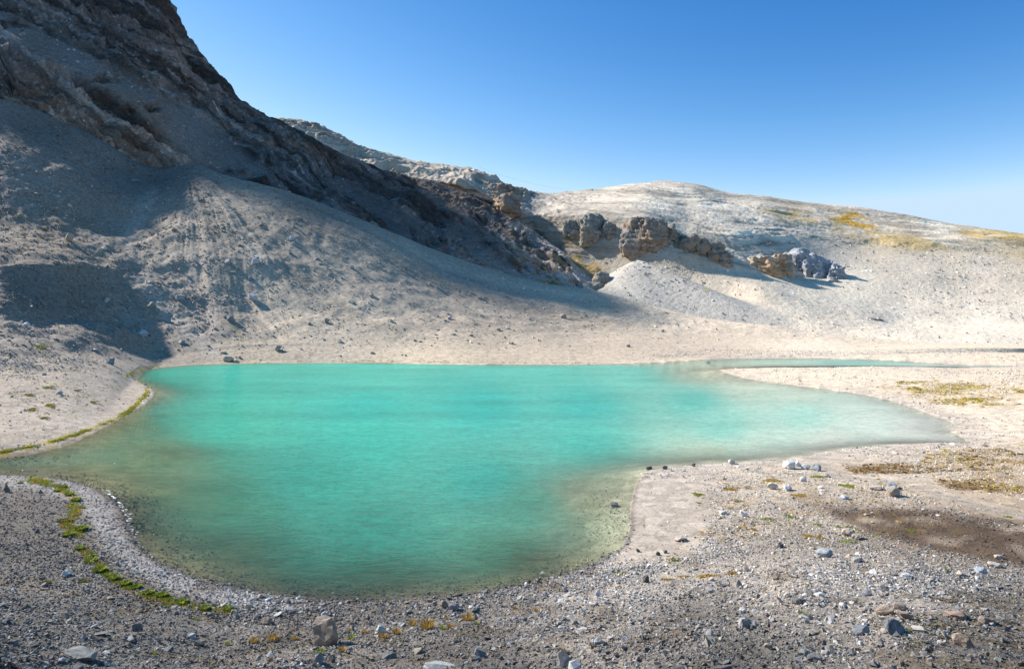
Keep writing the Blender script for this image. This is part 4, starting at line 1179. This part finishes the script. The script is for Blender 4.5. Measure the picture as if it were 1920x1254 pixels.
tl = ['grass tuft at the left end of the tuft row, left of the large boulder','small grass tuft just left of the large boulder','greenish grass tuft under the front left foot of the large boulder',
 'golden grass tuft under the front right foot of the large boulder','green grass tuft touching the right side of the large boulder','golden grass tuft in front of the rounded whitish stone','golden tuft right of the rounded whitish stone',
 'largest golden orange grass tuft on the near shore','golden tuft left behind the largest tuft','green tuft right beside the largest golden tuft','golden tuft second to the right of the largest tuft','small green tuft ending the row right of the largest tuft',
 'small golden tuft at the near shore below the spit side','small golden tuft right of its twin at the near shore','small tuft close above the largest golden tuft','wide low golden tuft above the row of tufts','small green tuft below the last shore plants',
 'small green tuft alone in the gravel left of the tuft row','low golden tuft in the gravel left of the row','small golden tuft behind the right shoulder of the large boulder','golden tuft left of the rounded whitish stone',
 'dry brown tuft above the pale leaning slab','dry brown tuft beside the pale bluish stone','small green tuft near the lower left edge','brown tuft at the lower edge left of the dark blocks','pale green round tuft on the right slope by the square block',
 'lone green sprout on the upper right slope','small green tuft at the right edge of the slope']
for i, (u, y, w, kd, _) in enumerate(tufts):
    p = gA(u, y+2); k = p[1]/F; r_ = w*k/2
    cs = {'golden': GOLD, 'green': YG+GREEN[:1], 'brown': [(.16,.10,.05), (.12,.08,.04), (.2,.14,.05)], 'pale': [(.25,.28,.12), (.2,.22,.08)]}[kd]
    o = blades('grass_tuft', 130, r_, r_*.95, cs, r_*.07, i, .75)
    o.location = p; tag(o, tl[i], 'grass tuft', 'grass tufts of the near shore')

plants = [(38,904,12),(143,937,22),(130,926,20),(128,1002,26),(154,991,30),(121,975,34),(170,1051,28),(188,1069,30),(213,1084,28),(235,1094,26),(255,1100,24),(277,1111,26),(304,1116,28),(322,1124,22),(342,1129,28),(385,1140,24),(426,1141,24),(85,1091,26),(157,1087,26),
          (118,912,20),(150,1027,22),(200,1078,18),(290,1113,16),(106,919,14),(155,950,12)]
pl_lab = ['small bright green cushion left of the plant strip by the pebble beach','bright green leafy plant third from the top of the shore strip','yellow green leafy plant near the top of the shore strip','dark rooted leafy plant at the left of the widest part of the strip',
 'leafy plant at the right of the widest part of the strip','olive mat plant at the top of the widest part of the strip','bushy green plant where the strip bends towards the lower right','leafy plant right below the bend of the strip',
 'leafy plant second below the bend of the strip','leafy plant third below the bend of the strip','leafy plant in the middle of the lower strip','leafy plant just right of the middle of the lower strip','large leafy plant in the right half of the lower strip',
 'small leafy plant between two large ones in the right half of the strip','pale flowered leafy plant near the right end of the strip','reddish green plant last but one at the right end of the strip','dark green plant at the very right end of the strip',
 'low russet green mat in the gravel left of the strip','low olive mat just left below the bend of the strip','topmost yellow green plant of the strip','thin plant on the russet part of the strip','small plant filling a gap below the bend',
 'small plant filling a gap in the lower strip','small cushion beside the top of the strip','small cushion at the right rim of the upper strip']
for i, (u, y, w) in enumerate(plants):
    p = gA(u, y+2); k = p[1]/F; r_ = w*k/2
    flat = i in (5, 17, 18)
    cs = [(.17,.17,.04), (.22,.16,.05), (.14,.15,.03)] if flat else (YG+GREEN)
    o = blades('leafy_plant', 240, r_*1.2, r_*(.28 if flat else .6), cs, r_*.17, 50+i, .8)
    o.location = p; tag(o, pl_lab[i], 'plant', 'plants of the shore strip')

def cushion(u, y, w, h, cols, label, group, seed):
    """low moss cushion with a ragged rim, draped over the ground"""
    r = np.random.default_rng(seed)
    p = gA(u, y); k = p[1]/F
    rx = w*k/2; ry = h*k/2*p[1]/(H-p[2]+.01)*.85
    ry = min(ry, rx*1.6)
    V, Fc, C = [], [], []
    n = int(220)
    for i in range(n):
        a = r.uniform(0, 2*np.pi); q = math.sqrt(r.random())
        lob = 1+.35*math.sin(a*3+seed)+.2*math.sin(a*7+seed*2)
        x = q*rx*lob*math.cos(a); y_ = q*ry*lob*math.sin(a)
        s = rx*r.uniform(.07, .16); hh = s*.9*(1.1-q)+.01
        c = np.array(cols[r.integers(0, len(cols))])*r.uniform(.8, 1.2)
        b0 = len(V); m = 6; a0 = r.uniform(0, 6)
        # ground height
        zz = (x*0)
        V.append((x, y_, hh)); C.append(c)
        for j in range(m):
            aa = a0+j*2*math.pi/m
            V.append((x+s*math.cos(aa)*r.uniform(.8, 1.2), y_+s*math.sin(aa)*r.uniform(.8, 1.2), -.03)); C.append(c*.85)
        for j in range(m): Fc.append((b0, b0+1+j, b0+1+(j+1) % m))
    V = np.array(V)
    # drape
    ci = np.clip(np.searchsorted(us, u), 1, nu-2)
    col_Y = YA[:, ci]; col_Z = ZA[:, ci]
    zc = np.interp(p[1], col_Y, col_Z)
    V[:, 2] += np.interp(p[1]+V[:, 1], col_Y, col_Z)-zc+.02
    o = mesh_np('moss_cushion', V, Fc, MAT_plant, cols=np.clip(np.array(C), 0, 1), smooth=False)
    o.location = p; tag(o, label, 'moss', group)
OR = [(.46,.27,.04), (.40,.30,.04), (.34,.18,.04)]; GR = [(.24,.28,.03), (.30,.32,.04), (.18,.22,.03)]; YE = [(.44,.36,.03), (.38,.32,.03)]
cush = [(1448,901,36,8,OR,'broad orange yellow moss patch at the top of the spit'),(1371,917,22,8,OR,'orange moss patch at the upper left of the spit'),(1501,929,28,7,OR,'golden moss patch in the middle of the gravel bank'),
 (1589,911,28,9,GR,'green moss patch at the right of the gravel bank'),(1309,927,20,7,GR,'round green moss cushion on the grey sand edge'),(1384,939,14,6,GR,'small green cushion left of the lone white stone'),
 (1480,969,22,8,GR,'green oval cushion right of the lone white stone'),(1440,973,22,6,GR,'flat green cushion below the lone white stone'),(1591,1015,34,8,GR,'long green cushion below the tan stone on the bank'),
 (1533,984,16,6,GR,'small green cushion in the centre of the bank'),(1709,995,14,6,GR,'lone green cushion at the edge of the brown silt'),(1514,1005,22,9,OR,'orange patch above the bluish white boulder'),
 (1538,1008,18,8,OR,'deep orange patch right of its neighbour above the bluish white boulder'),(1412,993,16,5,OR,'small golden patch on the lower spit'),(1268,1050,20,7,GR,'green cushion at the foot of the sand by the slope'),
 (1165,1074,22,7,YE,'yellow patch where the near slope meets the water'),(1254,1086,24,8,OR,'golden patch at the left end of the moss strip on the slope'),(1285,1081,26,8,OR,'golden patch second in the moss strip on the slope'),
 (1330,1080,48,9,OR,'longest golden patch of the moss strip on the slope'),(1380,1074,30,8,OR,'golden patch at the right end of the moss strip on the slope'),(1508,1097,26,9,GR,'green tufted patch right of the moss strip'),
 (1890,969,14,4,GR,'small green cushion far right on the flats'),(1363,1011,10,4,YE,'small yellow cushion near the lower sand edge'),(1646,1002,12,4,GR,'small green cushion right of the tan stone'),
 (1574,988,12,4,GR,'tiny green cushion left of a twin in the bank centre'),(1591,989,12,4,GR,'tiny green cushion right of its twin in the bank centre'),(1533,894,26,5,GR,'thin green moss line right below the white pile'),
 (69,652,28,8,YE,'bright yellow moss cushion on the dark rubble at the left'),(84,727,22,5,YE,'yellow cushion highest on the left flat'),(50,741,18,4,YE,'yellow cushion at the left rim of the left flat'),
 (87,761,26,5,YE,'wide yellow cushion in the middle of the left flat'),(55,768,22,4,YE,'thin yellow cushion left below the wide one'),(77,784,18,4,YE,'lowest yellow cushion of the left flat'),
 (141,732,16,6,OR,'orange patch right of the yellow cushions on the left flat'),(171,754,22,4,OR,'faint orange patch near the left beach'),
 (1420,392,10,3,OR,None)]
for i, (u, y, w, h, cs, lab) in enumerate(cush):
    if lab: cushion(u, y, w, h, cs, lab, 'moss cushions', 500+i)

def moss_layer(label, n, weight, cols, px=3.2, mx=.4, flat=.35):
    VG = VAf
    p, r, c = pick_cells(XA, YA, ZA, UA, VG, n, weight)
    size = px*.5/F*p[:, 1]*(1-rng.random(n))**(-1/2.6); size = np.minimum(size, mx)
    cc = np.array(cols)[rng.integers(0, len(cols), n)]*rng.lognormal(0, .2, n)[:, None]
    V, Fc, Cs = scatter_mesh(p, size.astype(np.float32), np.clip(cc, .02, .7).astype(np.float32), [(v*np.array([1, 1, flat]), f) for v, f in PROTO_S], .3, .1)
    o = mesh_np('moss', V, Fc, MAT_plant, cols=Cs, smooth=False); tag(o, label, 'moss', kind='stuff')
Uf, Vf = UA.astype(np.float32), VAf.astype(np.float32)
cl1 = sstep(.0, .45, fbm(XA*.10, YA*.25, XA*0+21, 5, .6)); cl2 = sstep(.15, .5, fbm(XA*.5, YA*.5, XA*0+31, 4, .6)); cl3 = sstep(.1, .5, fbm(XA*.22, YA*.22, XA*0+11, 4, .6))
YEL = [(.50,.38,.05), (.46,.34,.05), (.42,.27,.06), (.36,.34,.06)]
moss_layer('yellow ground cover in thin bands on the flats beyond the right arm of the lake', 5200, dry*pmask(Uf, Vf, [(1600,718),(1700,716),(1990,722),(1990,778),(1800,768),(1700,748)], 8, 2)*(.04+cl1), YEL, 2.4, .5)
moss_layer('orange and yellow ground cover scattered over the far right flats', 4600, dry*pmask(Uf, Vf, [(1720,850),(1990,820),(1990,945),(1850,925),(1740,890)], 12, 2)*(.05+cl3), [(.40,.24,.06), (.34,.22,.07), (.46,.36,.05), (.24,.15,.07)], 2.6, .35)
moss_layer('russet ground cover band on the flat right of the spit', 3800, dry*(pmask(Uf, Vf, [(1580,876),(1700,873),(1800,884),(1700,890),(1600,888)], 6, 2)+pmask(Uf, Vf, [(1750,902),(1840,906),(1880,924),(1780,918)], 6, 2)), [(.26,.15,.06), (.32,.20,.07), (.20,.13,.06)], 2.6, .3)
moss_layer('small orange and green moss flecks on the gravel of the spit', 2600, dry*pmask(Uf, Vf, [(1330,895),(1500,885),(1700,905),(1780,990),(1640,1035),(1450,1040),(1180,1075),(1300,1010)], 20, 2)*(.04+cl2), [(.40,.24,.05), (.30,.20,.06), (.28,.28,.05), (.22,.15,.06)], 2.8, .2)
moss_layer('yellow moss flecks on the left flat', 1100, dry*pmask(Uf, Vf, [(0,650),(240,690),(250,740),(120,810),(0,840)], 20, 2)*(.03+cl2), YEL, 2.6, .25)
moss_layer('dry brown plant litter between the stones of the near slope', 9000, dry*sstep(1030, 1130, VAf)*(.02+cl3*cl2), [(.13,.085,.045), (.10,.075,.04), (.16,.11,.05), (.14,.14,.04), (.075,.06,.04)], 3.0, .07, .6)
moss_layer('small green plants dotted on the scree above the far shore', 500, dry*pmask(Uf, Vf, [(430,668),(700,560),(1300,600),(1900,660),(430,676)], 20, 2)*(.1+cl2), [(.28,.28,.06), (.34,.30,.08)], 2.2, .4)

# moss strip along the upper left beach: a mat nobody could count
def strip(line, n, wid, hgt, cols, label, seed):
    r = np.random.default_rng(seed); V, Fc, C = [], [], []
    L = np.array(line, float); d = np.hypot(*np.diff(L, axis=0).T); cd = np.concatenate([[0], np.cumsum(d)])
    for i in range(n):
        t = r.random()*cd[-1]
        nz = math.sin(t*.13)*.5+math.sin(t*.05+1)*.6
        if r.random() > .42+.55*nz: continue
        u = np.interp(t, cd, L[:, 0]); y = np.interp(t, cd, L[:, 1])
        p = gA(u+r.normal(0, wid), y+r.normal(0, wid*.4)); k = p[1]/F
        s = hgt*k*r.uniform(.5, 1.2); c = np.array(cols[r.integers(0, len(cols))])*r.uniform(.8, 1.2)
        for b_ in range(5):
            a = r.uniform(0, 6.28); k0 = len(V)
            q = p+np.array([r.normal(0, s*.6), r.normal(0, s*.6), 0])
            V += [q+np.array([-math.sin(a)*s*.25, math.cos(a)*s*.25, -.02]), q+np.array([math.sin(a)*s*.25, -math.cos(a)*s*.25, -.02]), q+np.array([math.cos(a)*s*.5, math.sin(a)*s*.5, s*.7])]
            Fc.append((k0, k0+1, k0+2)); C += [c*.9, c*.9, c]
    o = mesh_np('moss', np.array(V), Fc, MAT_plant, cols=np.clip(np.array(C), 0, 1), smooth=False)
    tag(o, label, 'moss', kind='stuff')
strip([(0,848),(60,837),(120,823),(170,804),(215,787),(242,771),(264,752),(278,735),(272,727)], 1500, 2.0, 4, YE+YG, 'yellow green moss line behind the pale upper left beach', 1)
strip([(60,900),(105,912),(135,928),(140,960),(125,985),(150,1010),(160,1035),(200,1077),(260,1112),(330,1134),(430,1146)], 3200, 6, 5, YG+YG+OR, 'mossy mat under the plants of the lower left shore strip', 2)
strip([(235,712),(238,703),(262,691),(300,686)], 160, 2, 3, YG, 'thin moss line round the far left bay of the lake', 3)
strip([(430,680),(700,677),(1000,680),(1150,681)], 420, 2, 2.2, OR+YE, 'thin orange moss line along the far shore', 4)

# foam slivers at the lower left shore
def foam():
    m, t, N, L = new_mat('foam'); o_ = N.new('ShaderNodeOutputMaterial'); b = N.new('ShaderNodeBsdfPrincipled'); b.inputs['Base Color'].default_value = (.8, .82, .84, 1); b.inputs['Roughness'].default_value = .3
    L.new(b.outputs[0], o_.inputs[0])
    V, Fc = [], []
    r = np.random.default_rng(4)
    A = [(192,917),(208,930),(222,945),(233,965),(238,985),(246,1005),(262,1035),(290,1056),(335,1078),(372,1092)]
    for i in range(150):
        t_ = r.random()*(len(A)-1); k = int(t_); f = t_-k
        u = A[k][0]*(1-f)+A[k+1][0]*f; y = A[k][1]*(1-f)+A[k+1][1]*f
        u += abs(r.normal(0, 5)); p = Pz(u, y, .012)
        L_ = r.uniform(.05, .28); w_ = r.uniform(.008, .025); a = r.normal(-.1, .25)
        nseg = 6; k0 = len(V)
        for j in range(nseg+1):
            s_ = (j/nseg-.5)*L_; ww = w_*(1-(2*j/nseg-1)**2)+.002; cy = .1*L_*math.sin(j)
            for sg in (-1, 1): V.append((p[0]+s_*math.cos(a), p[1]+s_*math.sin(a)+sg*ww+cy*.2, .012+.01*(sg > 0)))
        for j in range(nseg): Fc.append((k0+2*j, k0+2*j+2, k0+2*j+3, k0+2*j+1))
    o = mesh_np('foam', V, Fc, m); tag(o, 'tiny white wavelets breaking along the lower left shore', 'foam', kind='stuff')
foam()

# faint cable in the sky above the saddle
def cable():
    m, t, N, L = new_mat('cable_steel'); o_ = N.new('ShaderNodeOutputMaterial'); b = N.new('ShaderNodeBsdfPrincipled'); b.inputs['Base Color'].default_value = (.25, .3, .36, 1)
    L.new(b.outputs[0], o_.inputs[0])
    V, Fc = [], []
    line = [P(u, y, 490) for u, y in [(895,312),(925,324),(960,335),(1000,345),(1040,352),(1070,356)]]
    for p in line:
        for a in (0, 2.094, 4.189): V.append(p+.045*np.array([0, math.cos(a), math.sin(a)]))
    for i in range(len(line)-1):
        for j in range(3): Fc.append((3*i+j, 3*i+(j+1) % 3, 3*i+3+(j+1) % 3, 3*i+3+j))
    o = mesh_np('cable', np.array(V), Fc, m); tag(o, 'thin faint cable strung across the sky above the saddle', 'cable')
cable()
